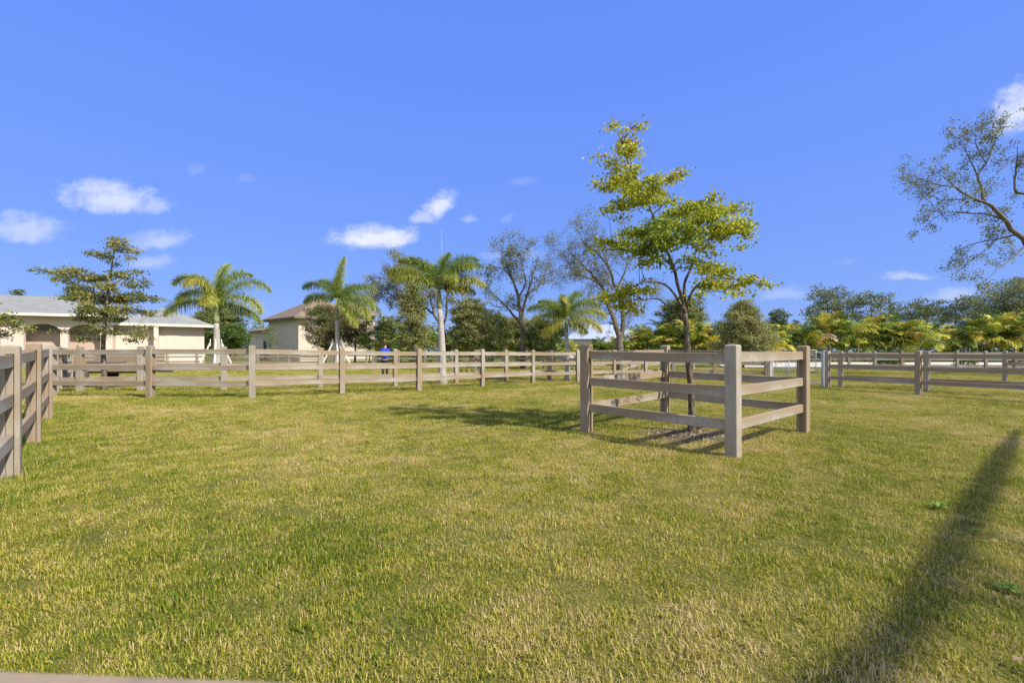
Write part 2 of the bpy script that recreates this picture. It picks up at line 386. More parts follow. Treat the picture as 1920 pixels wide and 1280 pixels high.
def strip(name, pts, z, mat, label, cat):
    me = bpy.data.meshes.new(name)
    me.from_pydata([(x,y,ground(x,y)+z) for x,y in pts], [], [tuple(range(len(pts)))]); me.update()
    put(link(name, me, mat), label, cat, kind='structure')
strip('sand_path', [(18,38.5),(70,37),(80,55),(24,55)], .03, M['sand'], 'pale sandy track at the foot of the yellow palm hedge', 'path')

# ------------------------------------------------------------------ fences
PW = .15; RT = .052; RH = .132; RAILS = (.392, .815, 1.238)
def post_mesh(mb, base, ang, h, grooves, w=PW):
    """grooved concrete post; grooves: set of local sides 0:+x 1:+y 2:-x 3:-y"""
    hw = w/2; g = .033; gd = .035; c = .007
    prof = []
    for k in range(4):
        a = k*math.pi/2; ca, sa = math.cos(a), math.sin(a)
        loc = [(hw,-hw+c)]
        if k in grooves: loc += [(hw,-g),(hw-gd,-g+.004),(hw-gd,g-.004),(hw,g)]
        loc += [(hw,hw-c)]
        prof += [(x*ca-y*sa, x*sa+y*ca) for x,y in loc]
    sq = []
    for k in range(4):
        a = k*math.pi/2; ca, sa = math.cos(a), math.sin(a)
        sq += [(x*ca-y*sa, x*sa+y*ca) for x,y in ((hw,-hw+c),(hw,hw-c))]
    ca, sa = math.cos(ang), math.sin(ang)
    lx, ly = random.uniform(-.006,.006), random.uniform(-.006,.006)
    def pt(x, y, z): return (base.x+x*ca-y*sa+lx*z, base.y+x*sa+y*ca+ly*z, base.z+z)
    zr = RAILS[2]+RH/2+.004; n = len(prof)
    vs = [pt(x,y,-.15) for x,y in prof]+[pt(x,y,zr) for x,y in prof]
    fs = [(i,(i+1)%n,n+(i+1)%n,n+i) for i in range(n)]+[tuple(range(n,2*n))]
    mb.add(vs, fs)
    m = 8; ch = .014
    sq2 = [(x*(1-ch/hw),y*(1-ch/hw)) for x,y in sq]
    vs = [pt(x,y,zr) for x,y in sq]+[pt(x,y,h-ch) for x,y in sq]+[pt(x,y,h) for x,y in sq2]+[pt(0,0,h+.008)]
    fs = [tuple(range(m))[::-1]]+[(i,(i+1)%m,m+(i+1)%m,m+i) for i in range(m)]+[(m+i,m+(i+1)%m,2*m+(i+1)%m,2*m+i) for i in range(m)]+[(2*m+i,2*m+(i+1)%m,3*m) for i in range(m)]
    mb.add(vs, fs)
def rail_mesh(mb, a, b, sz=RH, th=RT, sagk=1.0):
    """rail between post centres a,b (at rail height)"""
    a = Vector(a); b = Vector(b); d = (b-a).normalized(); a = a+d*(PW/2-.022); b = b-d*(PW/2-.022)
    n = 7; side = Vector((d.y,-d.x,0)).normalized(); up = side.cross(d).normalized()
    if up.z < 0: up = -up
    c = .006; hw, hh = th/2, sz/2
    sec = [(-hw,-hh+c),(-hw+c,-hh),(hw-c,-hh),(hw,-hh+c),(hw,hh-c),(hw-c,hh),(-hw+c,hh),(-hw,hh-c)]
    vs = []; sag = random.uniform(-.002,.007)*sagk
    for i in range(n+1):
        t = i/n; p = a.lerp(b, t)-Vector((0,0,sag*4*t*(1-t)))
        for x, y in sec: vs.append(p+side*(x+random.uniform(-.0006,.0006))+up*(y+random.uniform(-.001,.001)))
    k = 8; fs = [(i*k+j, i*k+(j+1)%k, (i+1)*k+(j+1)%k, (i+1)*k+j) for i in range(n) for j in range(k)]
    fs += [tuple(range(k))[::-1], tuple(n*k+j for j in range(k))]
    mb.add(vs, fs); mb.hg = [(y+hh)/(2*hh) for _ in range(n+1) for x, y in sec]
def fence(label, pts, group='post and three rail paddock fences', closed=False, rails=True, zs=RAILS, h=PH, skip=(), endgroove=True, name='paddock_fence'):
    o = thing(name, pts[0], label, 'fence', group); base = Vector(pts[0]); n = len(pts)
    for i, p in enumerate(pts):
        prv = pts[i-1] if (i > 0 or closed) else None; nxt = pts[(i+1)%n] if (i < n-1 or closed) else None
        dv = ((nxt or p)-(prv or p)); dv.z = 0; ang = math.atan2(dv.y, dv.x)
        gr = set()
        if closed:                           # square pen: grooves towards both neighbours
            d1 = (nxt-p); ang = math.atan2(d1.y, d1.x); d2 = prv-p
            la = (math.atan2(d2.y,d2.x)-ang)%(2*math.pi); gr = {0, round(la/(math.pi/2))%4}
            if True: pass
        else:
            if nxt is not None: gr.add(0)
            if prv is not None: gr.add(2)
        mb = MB(base); post_mesh(mb, p, ang, h+random.uniform(-.006,.006), gr); mb.build('post', M['fence'], o)
    segs = [(i,(i+1)%n) for i in range(n if closed else n-1)]
    for i, j in segs:
        if i in skip: continue
        for z in zs:
            mb = MB(base); dz = random.uniform(-.004,.004)
            rail_mesh(mb, pts[i]+Vector((0,0,z+dz)), pts[j]+Vector((0,0,z+dz+random.uniform(-.004,.004))))
            mb.build('rail', M['fence'], o)
    return o
def pl(*a): return [P(u,v) for u,v in a]
# square pen round the tree, corners refined to be square
A = P(1375,856.5); B = P(1100,809); C_ = P(1506,810); D = P(1247,775)
fence('small square pen of four weathered posts and three rails round the young yellow-green tree', [A,C_,D,B], 'square tree guard', True, name='tree_pen')
# left fence running away from the left picture edge
P1 = P(20,895); P2 = P(63,830); P3 = P(88,788); P35 = P(90,763); P4 = P(97,744)
P0 = P1+(P1-P2)*1.0; P0.z = ground(P0.x,P0.y); Pm = P0+(P1-P2); Pm.z = ground(Pm.x,Pm.y)
fence('near fence leading away from the camera along the left picture edge', [Pm,P0,P1,P2,P3,P35])
FR = pl((97,744),(282,746),(473,746),(641,738),(785,732.5),(904,724.5),(999,718.5),(1083,715.5),(1151,712.5),(1210,711),(1262,710))
fence('long front fence across the lawn from the left fence to behind the tree pen', FR)
GR = pl((-120,740),(17,737),(150,735),(264,733),(420,732.5),(601,727.5),(741,724),(855,718.5),(949,715.5),(1030,713),(1098,711))
fence('second long fence just behind the front one, with the palms standing beside it', GR)
fence('short dark sided fence going away behind the left corner of the front fence', pl((104,738),(111,730),(121,723),(132,717)))
# right fences
fence('nearest fence on the right, starting at the metal gate and leaving the right picture edge', pl((1552,727),(1722,739.5),(1990,757)))
fence('fence just behind the nearest right one, starting beside the gate', pl((1576,724.5),(1737,733.5),(1960,746)))
fence('fence behind the tree pen leading up to the left post of the metal gate', pl((1263,712),(1340,713.5),(1437,716)))
fence('short fence leaving the right picture edge beyond the two near right fences', pl((1884,714.5),(2010,720),(2160,727)))
def far_line(label, a, b, n, **k):
    fence(label, [(lambda q: Vector((q.x,q.y,ground(q.x,q.y))))(a.lerp(b, i/n)) for i in range(n+1)], **k)
far_line('far fence in front of the pale sandy track, right of the gate', G(1544,33), G(1960,30), 8)
far_line('far fence in front of the long pale stable building on the left', G(150,40), G(600,38), 8)
far_line('far fence in front of the two storey brown roofed house', G(440,52), G(730,50), 7)
far_line('far fence beyond the blue shirted person, up to the tall grey palm trunk', G(700,33), G(900,31), 4)
far_line('far fence at the foot of the dark layered trees left of centre', G(790,62), G(1010,60), 7)
far_line('fence far behind the gap between tall palm and tree pen', G(905,36), G(1085,30), 4)
far_line('far fence seen over the top rail at the left half of the tree pen', G(1105,32), G(1300,34), 4)
far_line('far fence at the foot of the yellow palm hedge behind the tree pen', G(1090,50), G(1440,46), 8)
fence('side fence running back between the middle paddocks behind the tall palm', [G(905,24),G(897,28),G(892,32)])
fence('side fence running back behind the left half of the tree pen', [G(1165,23),G(1180,27),G(1195,31)])
# fence the camera looks over, only its rail top is in view
nf = thing('near_fence', (-1.32,.137,ground(-1.3,.14)), 'concrete fence the camera looks over, its top rail at the bottom left edge', 'fence', 'fence at the camera')
for q in ((-1.32,.186),(1.3,.060)):
    mb = MB(nf.location); post_mesh(mb, Vector((q[0],q[1],-.12)), math.atan2(-.05,2.62), PH, {0,2}); mb.build('post', M['fence'], nf)
for z in (.34,.765,1.1935-RH/2):
    mb = MB(nf.location); rail_mesh(mb, (-1.32,.186,z), (1.3,.060,z), sagk=0); mb.build('rail', M['fence'], nf)

# ------------------------------------------------------------------ gates
def gate(label, a, b, h, mullions=(.33,), mesh=True):
    o = thing('metal_gate', a, label, 'gate', 'galvanised wire gates'); m = MB(a); d = b-a
    L = d.length; zz = lambda t, z: a+d*t+Vector((0,0,z))
    for t in (0, 1): m.tube([zz(t,.06), zz(t,h)], .024, 8)
    for z in (.1, h*.80, h): m.tube([zz(0,z), zz(1,z)], .02, 8)
    m.tube([zz(0,h*.88), zz(1,h*.88)], .012, 6)
    for t in mullions: m.tube([zz(t,.1), zz(t,h)], .016, 8)
    m.build('gate_frame', M['metal'], o, smooth=True)
    w = MB(a)
    k = int(L/.1)
    for i in range(1, k): w.tube([zz(i/k,.1), zz(i/k,h*.8)], .0028, 4, False)
    for i in range(1, 10): w.tube([zz(0,.1+i*(h*.8-.1)/10), zz(1,.1+i*(h*.8-.1)/10)], .0028, 4, False)
    w.build('wire_mesh', M['metal'], o)
    hb = MB(a)
    for z in (.3, h*.75): hb.box((-.06,-.03,z-.03),(.0,.03,z+.03), Matrix.Translation(a))
    hb.build('hinge', M['metal'], o)
    return o
def steel_post(label, p, w=.12, h=1.38):
    mb = MB(p); mb.box((p.x-w/2,p.y-w/2,p.z-.1),(p.x+w/2,p.y+w/2,p.z+h)); mb.tube([p+Vector((0,0,h)),p+Vector((0,0,h+.02))],[w*.6,w*.1],4)
    o = mb.build('gate_post', M['metal'], None, None); o.location = p
    put(o, label, 'gate post', 'gate posts')
ga = P(1449,716); gb = P(1541,724)
gate('near galvanised gate with wire mesh between the tree pen and the right fences', ga, gb, 1.34, (.30,.36))
steel_post('pale metal post at the right end of the near wire gate', P(1545.5,724.5))
steel_post('pale metal post at the left end of the near wire gate', P(1444.5,716))
gate('far thin galvanised gate in line with the near gate, closer to the palm hedge', G(1455,32), G(1530,31), 1.45, (.5,))

# ------------------------------------------------------------------ branches / trees
def curve_pts(a, b, n=5, bend=.12, sag=0.0, rnd=random):
    a = Vector(a); b = Vector(b); L = (b-a).length
    off = Vector((rnd.uniform(-1,1),rnd.uniform(-1,1),rnd.uniform(-1,1)))*L*bend
    return [a.lerp(b,i/n)+off*math.sin(math.pi*i/n)+Vector((0,0,sag*L*math.sin(math.pi*i/n))) for i in range(n+1)]
def smooth_poly(pts, k=3):
    out = []
    for i in range(len(pts)-1):
        p0 = pts[max(i-1,0)]; p1 = pts[i]; p2 = pts[i+1]; p3 = pts[min(i+2,len(pts)-1)]
        for j in range(k):
            t = j/k; out.append(.5*((2*p1)+(p2-p0)*t+(2*p0-5*p1+4*p2-p3)*t*t+(3*p1-p0-3*p2+p3)*t**3))
    out.append(pts[-1]); return out
def blob_tree(name, label, cat, base, limbs, blobs, leafmat, barkmat, leaf=.05, dens=1.0, tintf=None, d=None, yflat=.8, seed=1, group=None, tips_per=None, up=.1, twig=.006):
    """limbs: list of ([Vector...], [radii]); blobs: (centre Vector, rx, rz, w) in metres"""
    rnd = random.Random(seed); rng = np.random.default_rng(seed)
    o = thing(name, base, label, cat, group); tb = MB(base)
    sk = []
    for pts, rad in limbs:
        sp = smooth_poly(pts, 3); rr = np.interp(np.linspace(0,1,len(sp)), np.linspace(0,1,len(rad)), rad)
        tb.tube(sp, list(rr), 9); sk += [(p, r) for p, r in zip(sp, rr)]
    C = []; T = []
    order = sorted(blobs, key=lambda b: min((b[0]-s[0]).length for s in sk))
    for c, rx, rz, w in order:
        # attach to nearest skeleton point that is not much above
        best = min(sk, key=lambda s: (s[0]-c).length + max(0, s[0].z-c.z)*1.5 + (0 if s[1] > twig*1.3 else .3))
        L = (best[0]-c).length
        if L > .06:
            pts = curve_pts(best[0], c, 5, .10, .06, rnd); r0 = min(best[1]*.6, .008+L*.012); r0 = max(r0, twig*1.3)
            rr = [r0*(1-.65*i/5) for i in range(6)]
            tb.tube(pts, rr, 6); sk += [(p, r) for p, r in zip(pts, rr)][2:]
        nt = max(5, int((tips_per or 16)*w))
        k = max(4, int(dens*w*(rx*rz)/(leaf*leaf)*21.0/nt))
        for _ in range(nt):
            v = rng.normal(size=3); v /= np.linalg.norm(v); r = rng.random()**.45
            q = c+Vector((v[0]*rx*r, v[1]*rx*yflat*r, v[2]*rz*r))
            if rnd.random() < .6: tb.tube(curve_pts(c, q, 3, .12, 0, rnd), [twig, twig*.8, twig*.6, twig*.35], 4, False)
            s = max(min(rx, rz)*.25, leaf*1.0)
            g = rng.normal(size=(k,3))*np.array([s*1.25,s*1.25,s*.62])
            C.append(np.array(q)+g); base_t = rng.normal(0,.10)
            tf = tintf(q, c) if tintf else .5
            T.append(tf+base_t+rng.normal(0,.13,k))
    C = np.concatenate(C); T = np.concatenate(T)
    V = leaf_quads(C-np.array(base), leaf, up, .6, rng=rng)
    link('crown', quads_mesh('crown', V, T), leafmat, o)
    tb.build('trunk', barkmat, o, smooth=True)
    return o
def rec_tree(name, label, base, height, spread, leafmat, barkmat, leaf=.12, seed=1, levels=5, tipleaves=20, trunk_r=.2, lean=(0,0), group=None, cat='tree', fork=.35, tint=.45, updraw=.35, sigma=.3, wander=.12, nlow=0):
    rnd = random.Random(seed); rng = np.random.default_rng(seed)
    o = thing(name, base, label, cat, group); tb = MB(base); tips = []
    def grow(p, d, L, r, lv):
        n = 4; pts = [p]; q = p.copy(); dd = d.copy()
        for i in range(n):
            dd = (dd+Vector((rnd.gauss(0,wander),rnd.gauss(0,wander),rnd.gauss(0,wander)+.05*updraw))).normalized(); q = q+dd*L/n; pts.append(q.copy())
        r1 = r*.66
        tb.tube(pts, [r+(r1-r)*i/n for i in range(n+1)], 8 if r > .05 else (5 if r > .015 else 3), False)
        if lv <= 1: tips.extend([pts[-1], pts[2], pts[3]])
        if lv == 0: return
        k = 3 if rnd.random() < .55 else 2
        for j in range(k):
            a = rnd.uniform(0, 2*math.pi); e = Vector((math.cos(a),math.sin(a),0))*spread
            side = (dd + e*rnd.uniform(.55,1.0) + Vector((0,0,updraw*.5))).normalized()
            st = pts[-1] if j == 0 else pts[rnd.choice([2,3,4])]
            grow(st, side, L*rnd.uniform(.62,.85), r1*(.8 if j == 0 else .62), lv-1)
        if lv == levels and nlow:
            for j in range(nlow):
                a = rnd.uniform(0,2*math.pi); grow(pts[3], (Vector((math.cos(a),math.sin(a),.4))).normalized(), L*.6, r*.4, lv-2)
    tot = sum(.73**i for i in range(levels+1))
    L0 = height/tot*1.05
    grow(Vector(base)-Vector((0,0,.1)), Vector((lean[0],lean[1],1)).normalized(), L0*1.1, trunk_r, levels)
    tp = np.array([tuple(t) for t in tips]); k = tipleaves
    C = np.repeat(tp, k, 0)+rng.normal(size=(len(tp)*k,3))*sigma
    T = np.repeat(rng.normal(tint,.15,len(tp)), k)+rng.normal(0,.12,len(tp)*k)
    zz = C[:,2] > base[2]+.2
    V = leaf_quads(C[zz]-np.array(base), leaf, .3, .55, rng=rng)
    link('crown', quads_mesh('crown', V, T[zz]), leafmat, o)
    tb.build('trunk', barkmat, o, smooth=True)
    return o

# main staked tree, 7.5 m away
dm = 7.45
tb_ = P(1297,811); dm = tb_.y
def Z4(x, y, dy=0.0): return W(1050+x/3.5556, 200+y/3.5556, dm+dy)
def Z3(x, y, dy=0.0): return W(800+x/3.6577, 420+y/3.6577, dm+dy)
def px(u, v, dy=0): return W(u, v, dm+dy)
k4 = dm/F/3.5556; k3 = dm/F/3.6577
limbs = [([tb_-Vector((0,0,.1)), px(1297,770), px(1295,722,.01), px(1290,670), px(1289,625,-.01), px(1284,588)], [.078,.054,.047,.048,.044,.040]),
         ([px(1284,588), px(1279,560,-.03), px(1271,535,-.08), px(1265,506,-.1), px(1255,481,-.1), px(1243,455,-.08), px(1224,402,-.02), px(1207,363,.05), px(1187,324,.05), px(1176,300,.03), px(1166,272), px(1168,248)], [.036,.029,.027,.025,.022,.020,.017,.014,.011,.009,.006,.003]),
         ([px(1284,588), px(1283,555,.05), px(1284,529,.1), px(1295,504,.15), px(1304,475,.12), px(1314,447,.1), px(1314,420,.05), px(1330,395,0)], [.032,.027,.023,.020,.016,.013,.009,.005]),
         ([px(1287,575), px(1299,545,-.05), px(1325,524,-.15), px(1365,522,-.2), px(1400,528,-.2), px(1436,535,-.2)], [.024,.018,.014,.011,.007,.004]),
         ([px(1285,585), px(1262,548,-.15), px(1243,532,-.2), px(1210,528,-.25), px(1185,540,-.3)], [.028,.018,.015,.012,.006]),
         ([px(1290,612), px(1272,590,.1), px(1250,572,.2), px(1232,560,.25), px(1205,562,.3)], [.024,.018,.014,.011,.006]),
         ([px(1265,506,-.1), px(1240,480,.1), px(1200,470,.2), px(1160,468,.25), px(1120,470,.3)], [.02,.016,.012,.009,.005]),
         ([px(1314,447,.1), px(1345,425,.1), px(1375,400,.1), px(1395,390,.1)], [.014,.011,.008,.004]),
         ([px(1207,363,.05), px(1235,345,0), px(1262,332,-.05), px(1280,322,-.05)], [.012,.010,.007,.004])]
bl = [(340,138,60,25,.8),(430,152,22,12,.4),(500,133,60,11,.6),(580,135,14,9,.3),(450,240,85,36,1),(470,300,80,42,1.2),(265,335,38,18,.5),(365,390,62,55,.9),(480,430,58,50,1),
      (245,520,30,42,.6),(330,520,66,48,.9),(420,500,90,62,1.3),(500,540,80,60,1.3),(620,500,80,42,1),(740,480,66,46,1),(815,430,30,34,.6),
      (310,690,48,36,.9),(400,660,88,46,1.1),(500,620,86,58,1.1),(600,640,76,50,1),(725,630,52,32,.8),(395,745,48,28,.6),(640,560,70,46,1),
      (880,680,105,50,1.2),(1010,620,62,42,1),(1010,720,115,66,1.5),(1140,680,75,46,1),(1235,685,28,34,.5),(1175,790,85,56,1.2),(1230,850,44,44,.8),(1210,935,46,26,.6),(1060,840,115,62,1.3),
      (750,720,85,46,1.1),(700,800,115,66,1.4),(560,840,100,56,1.2),(450,840,76,42,1),(330,905,95,40,1),(235,955,38,20,.5),(420,930,85,46,1),(560,950,105,56,1.2),(700,900,115,66,1.4),(860,880,96,56,1.2),(970,940,66,40,.8),(860,790,95,56,1.2),
      (640,1030,90,46,.8),(545,1050,52,40,.6),(870,1020,70,46,.8),(1040,990,46,28,.5),(740,1080,55,36,.35),
      (1000,1080,100,52,1.1),(1100,1110,90,46,1),(1000,1180,100,50,1),(1120,1200,110,38,1),(1260,1155,80,36,.9),(1345,1180,50,30,.8),(1420,1192,20,14,.3),(940,1260,70,24,.5),(1180,1245,90,22,.6),(590,1165,60,22,.35)]
bl3 = [(1300,500,70,48,1),(1400,450,85,42,1),(1510,450,62,28,.8),(1350,560,100,42,1),(1225,500,62,40,.8),(1430,590,52,34,.6),(1360,470,60,30,.8)]
rr_ = random.Random(3); blobs = []
for x, y, rx, ry, w in bl:
    wide = max(0, 1-abs(x-760)/700)
    blobs.append((Z4(x, y, rr_.uniform(-.75,.75)*(.25+wide*.9)), rx*k4*1.0, ry*k4*.82, w))
    if w >= 1.1: blobs.append((Z4(x+rr_.uniform(-30,30), y+rr_.uniform(-20,20), rr_.choice((-1,1))*rr_.uniform(.5,1.0)), rx*k4*.8, ry*k4*.7, w*.5))
for x, y, rx, ry, w in bl3: blobs.append((Z3(x, y, .3+rr_.uniform(-.25,.25)), rx*k3, ry*k3, w))
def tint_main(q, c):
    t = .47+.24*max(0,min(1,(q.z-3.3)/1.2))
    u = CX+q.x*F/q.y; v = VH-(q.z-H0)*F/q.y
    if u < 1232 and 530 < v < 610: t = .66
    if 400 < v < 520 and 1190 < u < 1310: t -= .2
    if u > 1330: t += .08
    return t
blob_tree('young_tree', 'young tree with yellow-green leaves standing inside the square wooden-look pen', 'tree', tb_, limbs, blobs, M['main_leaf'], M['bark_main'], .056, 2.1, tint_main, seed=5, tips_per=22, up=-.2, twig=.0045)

# left tiered tree, 15.6 m
lb = P(195,729.5); dl = lb.y
def ZL(x, y, dy=0): return W(x/3.6577, 420+y/3.6577, dl+dy)
kl = dl/F/3.6577
limbs = [([lb-Vector((0,0,.1)), ZL(712,1000), ZL(707,850), ZL(712,740), ZL(722,640), ZL(730,560), ZL(742,450), ZL(765,300), ZL(790,150)], [.095,.075,.065,.06,.05,.045,.035,.022,.006]),
         ([ZL(712,740), ZL(640,740,.2), ZL(540,745,.3), ZL(440,735,.3), ZL(380,735,.3)], [.03,.025,.018,.012,.005]),
         ([ZL(712,740), ZL(790,730,-.2), ZL(900,745,-.3), ZL(980,780,-.3)], [.03,.022,.015,.006]),
         ([ZL(735,540), ZL(640,470,.2), ZL(500,400,.3), ZL(360,330,.3), ZL(200,318,.3)], [.03,.024,.018,.012,.004]),
         ([ZL(728,600), ZL(840,560,.2), ZL(980,530,.3), ZL(1110,530,.3)], [.03,.022,.014,.005]),
         ([ZL(728,600), ZL(620,560,-.3), ZL(480,520,-.5), ZL(420,515,-.5)], [.03,.022,.014,.005]),
         ([ZL(745,430), ZL(850,370,0), ZL(950,330,0), ZL(1000,390,0)], [.022,.016,.010,.004])]
bl = [(800,110,62,26,.8),(620,200,60,20,.8),(700,220,70,40,.8),(820,160,76,44,1),(910,190,44,36,.7),(885,235,70,12,.6),(790,272,50,22,.5),
      (215,318,30,8,.3),(280,312,45,16,.6),(370,330,60,26,.8),(430,350,60,34,.8),(520,330,75,34,1),(450,385,75,30,.8),(600,370,86,44,1),(700,370,76,46,1),(820,350,90,36,1),(940,330,44,26,.7),(985,400,40,42,.6),(900,420,80,34,.8),(760,430,86,46,1),(560,440,80,30,.7),
      (470,505,72,32,.8),(580,500,96,52,1.1),(700,510,105,64,1.3),(850,510,105,54,1.2),(960,500,86,44,1),(1060,520,60,20,.8),(600,580,96,46,1.1),(720,600,110,44,1.1),(860,590,105,36,1),(980,600,86,30,.9),(1050,630,50,16,.5),(560,640,72,30,.8),(680,655,90,30,.8),(800,640,80,24,.7),
      (395,732,45,16,.5),(540,740,86,36,.8),(600,790,80,26,.7),(650,715,60,40,.6),(780,740,55,50,.6),(840,740,70,24,.6),(940,765,90,44,.8),(1000,700,56,20,.5),(910,800,60,24,.5)]
blobs = []
for x, y, rx, ry, w in bl: blobs.append((ZL(x, y, rr_.uniform(-1,1)*(.3+.9*max(0,1-abs(x-720)/450))), rx*kl, ry*kl*.72, w*.85))
blob_tree('tiered_tree', 'olive green tree with flat tiers of small leaves in front of the pale stable', 'tree', lb, limbs, blobs, M['olive_leaf'], M['bark_grey'], .072, 2.3,
          lambda q, c: .42+.15*math.sin(q.x*2+q.z*3), seed=9, tips_per=18, up=.15, twig=.007)
# tree at left edge
eb = P(-70,735); de = eb.y
def ZE(x, y, dy=0): return W(x/3.6577, 420+y/3.6577, de+dy)
ke = de/F/3.6577
limbs = [([eb-Vector((0,0,.1)), ZE(-255,900), ZE(-240,750), ZE(-230,600), ZE(-220,420)], [.09,.07,.06,.045,.01]),
         ([ZE(-245,800), ZE(-120,790), ZE(0,765), ZE(100,720)], [.03,.022,.015,.005]),
         ([ZE(-240,740), ZE(-100,720), ZE(60,700), ZE(200,725)], [.03,.022,.012,.004])]
bl = [(10,640,70,36,.9),(90,690,60,34,.8),(30,750,60,28,.7),(150,715,50,18,.6),(205,725,34,12,.5),(-80,660,80,50,1),(-100,770,70,40,.8),(-180,560,110,60,1.2),(-300,600,110,70,1.2),(-250,480,90,50,1),(-330,720,100,50,1)]
blobs = [(ZE(x,y,rr_.uniform(-.5,.5)), rx*ke, ry*ke, w) for x,y,rx,ry,w in bl]
blob_tree('tiered_tree', 'green tree at the left picture edge, only its right branches in view', 'tree', eb, limbs, blobs, M['olive_leaf'], M['bark_grey'], .08, 1.7, lambda q,c: .42, seed=11, tips_per=18, up=.15, twig=.007)

# bushy background trees from an envelope
def bushy(name, label, u0, u1, vt, vb, d, mat, leaf=.13, seed=1, n=None, shape='round', dens=.8, bark='bark_grey', tint=.45, group=None, cat='tree', trunk=True, gap=.0):
    rnd = random.Random(seed); uc = (u0+u1)/2; base = G(uc, d); hw = (u1-u0)/2*d/F; top = W(uc, vt, d).z; bot = W(uc, vb, d).z
    h = top-base.z; cb = max(bot, base.z+.1); n = n or 16; blobs = []
    for i in range(n):
        t = (i+.5)/n
        z = cb+(top-cb)*(t**.9)
        if shape == 'cone': wr = (1-t)**.7*.95+.08
        elif shape == 'layer': wr = (math.sin(math.pi*min(1,.25+.75*t))*.75+.25)*(1-.45*t)
        else: wr = math.sqrt(max(.05, 1-(2*t-1)**2))*.9+.1
        a = i*2.4+rnd.uniform(-.4,.4); rad = hw*wr*rnd.uniform(.25,.85)
        c = Vector((base.x+math.cos(a)*rad, d+math.sin(a)*rad, z))
        rx = hw*rnd.uniform(.36,.58)*(.6+.4*wr); rz = rx*(.35 if shape=='layer' else .75)
        rz = min(rz, (top-cb)*.3)
        blobs.append((c, rx, rz, rnd.uniform(.8,1.3)))
    blobs.append((Vector((base.x, d, top-hw*.12)), hw*.25, max(.12, hw*.12), .8))
    limbs = [([base-Vector((0,0,.1)), base+Vector((hw*.05,0,h*.4)), base+Vector((-hw*.04,0,h*.85))], [max(.04,h*.022), h*.016, h*.004])]
    return blob_tree(name, label, cat, base, limbs, blobs, M[mat], M[bark], leaf, dens, (lambda q,c: tint+.1*math.sin(q.x*1.7+q.z*2)), seed=seed, tips_per=14, twig=.012, group=group)
BG = 'background trees'
bushy('evergreen_tree','soft grey-green conical tree just left of the tall palm trunk',734,812,536,650,34,'dark_leaf',.11,21,28,'cone',1.1,tint=.75,group=BG)
bushy('evergreen_tree','layered dark evergreen tree right of the tall palm trunk',836,925,568,652,36,'dark_leaf',.12,22,30,'round',1.3,tint=.75,group=BG)
bushy('evergreen_tree','rounded dark green tree behind the sparse bare limbed tree',890,962,592,652,40,'dark_leaf',.13,23,20,'round',1.4,tint=.5,group=BG)
bushy('evergreen_tree','olive layered tree filling the gap below the pale forked tree',930,1005,598,655,42,'dark_leaf',.13,51,20,'round',1.4,tint=.8,group=BG)
bushy('evergreen_tree','dark rounded tree behind the person in blue',700,752,596,655,46,'dark_leaf',.14,52,18,'round',1.5,tint=.5,group=BG)
bushy('evergreen_tree','dark bushy tree left of the short palm',985,1052,603,655,34,'dark_leaf',.11,24,18,'round',1.5,tint=.35,group=BG)
bushy('evergreen_tree','grey-green pine behind the trunk of the pen tree',1232,1330,566,640,60,'dark_leaf',.2,25,22,'round',1.5,tint=.55,group=BG)
bushy('evergreen_tree','bushy pale green conical tree in front of the palm hedge behind the pen',1338,1448,572,660,38,'dark_leaf',.13,26,30,'cone',1.2,tint=.85,group=BG)
bushy('broad_tree','brownish green tree with an open crown, above the palm hedge left of the clear gap',1505,1600,545,615,70,'sparse_leaf',.24,27,14,'round',.5,tint=.45,group=BG)
bushy('broad_tree','open crowned tree above the hedge, right of the brownish one',1585,1685,553,612,68,'sparse_leaf',.24,28,14,'round',.5,tint=.4,group=BG)
bushy('broad_tree','low soft green tree in the row above the hedge under the thin cloud',1680,1790,570,615,80,'sparse_leaf',.26,29,15,'round',.5,tint=.3,group=BG)
bushy('broad_tree','mid green tree above the hedge, second from the right picture edge',1770,1860,562,620,76,'sparse_leaf',.26,30,15,'round',.5,tint=.4,group=BG)
bushy('broad_tree','tall green tree above the hedge at the right picture edge',1835,1990,535,620,66,'sparse_leaf',.24,31,18,'round',.5,tint=.5,group=BG)
bushy('broad_tree','tiny round topped tree above the hedge left of the brownish tree',1440,1480,582,620,85,'dark_leaf',.25,32,12,'round',1.5,tint=.3,group=BG)
bushy('broad_tree','small dark tree next to the tiny round topped one above the hedge',1398,1430,588,620,85,'sparse_leaf',.25,33,7,'round',.5,tint=.3,group=BG)
bushy('broad_tree','wide low dark tree between the stable and the two storey house',362,450,578,650,58,'dark_leaf',.2,34,24,'round',1.5,tint=.5,group=BG)
bushy('broad_tree','tiny tree top above the left end of the stable roof',17,46,545,575,62,'dark_leaf',.22,35,9,'round',1.5,tint=.35,group=BG)
bushy('broad_tree','tree top behind the stable roof and the tiered tree',112,170,538,600,62,'dark_leaf',.22,36,14,'round',1.5,tint=.3,group=BG)
bushy('garden_shrub','round green shrub right of the first palm in front of the low house wing',408,472,612,655,48,'bush_leaf',.14,37,16,'round',1.0,tint=.3,cat='shrub',group='shrubs')
bushy('small_tree','small light green tree against the grey wall of the house',494,524,613,655,50,'bush_leaf',.12,38,10,'round',.6,tint=.65,group=BG)
bushy('flowering_tree','large pinkish green flowering tree in front of the lit house wall',570,648,575,652,42,'pink_leaf',.13,39,24,'round',.95,tint=.62,group=BG)
bushy('flowering_tree','pinkish flowering tree behind the second palm at the right end of the house',630,700,582,652,43,'pink_leaf',.13,40,20,'round',.95,tint=.7,group=BG)
bushy('garden_shrub','low green shrub between the house and the person in blue',672,712,622,656,40,'bush_leaf',.12,41,12,'round',1.0,tint=.35,cat='shrub',group='shrubs')
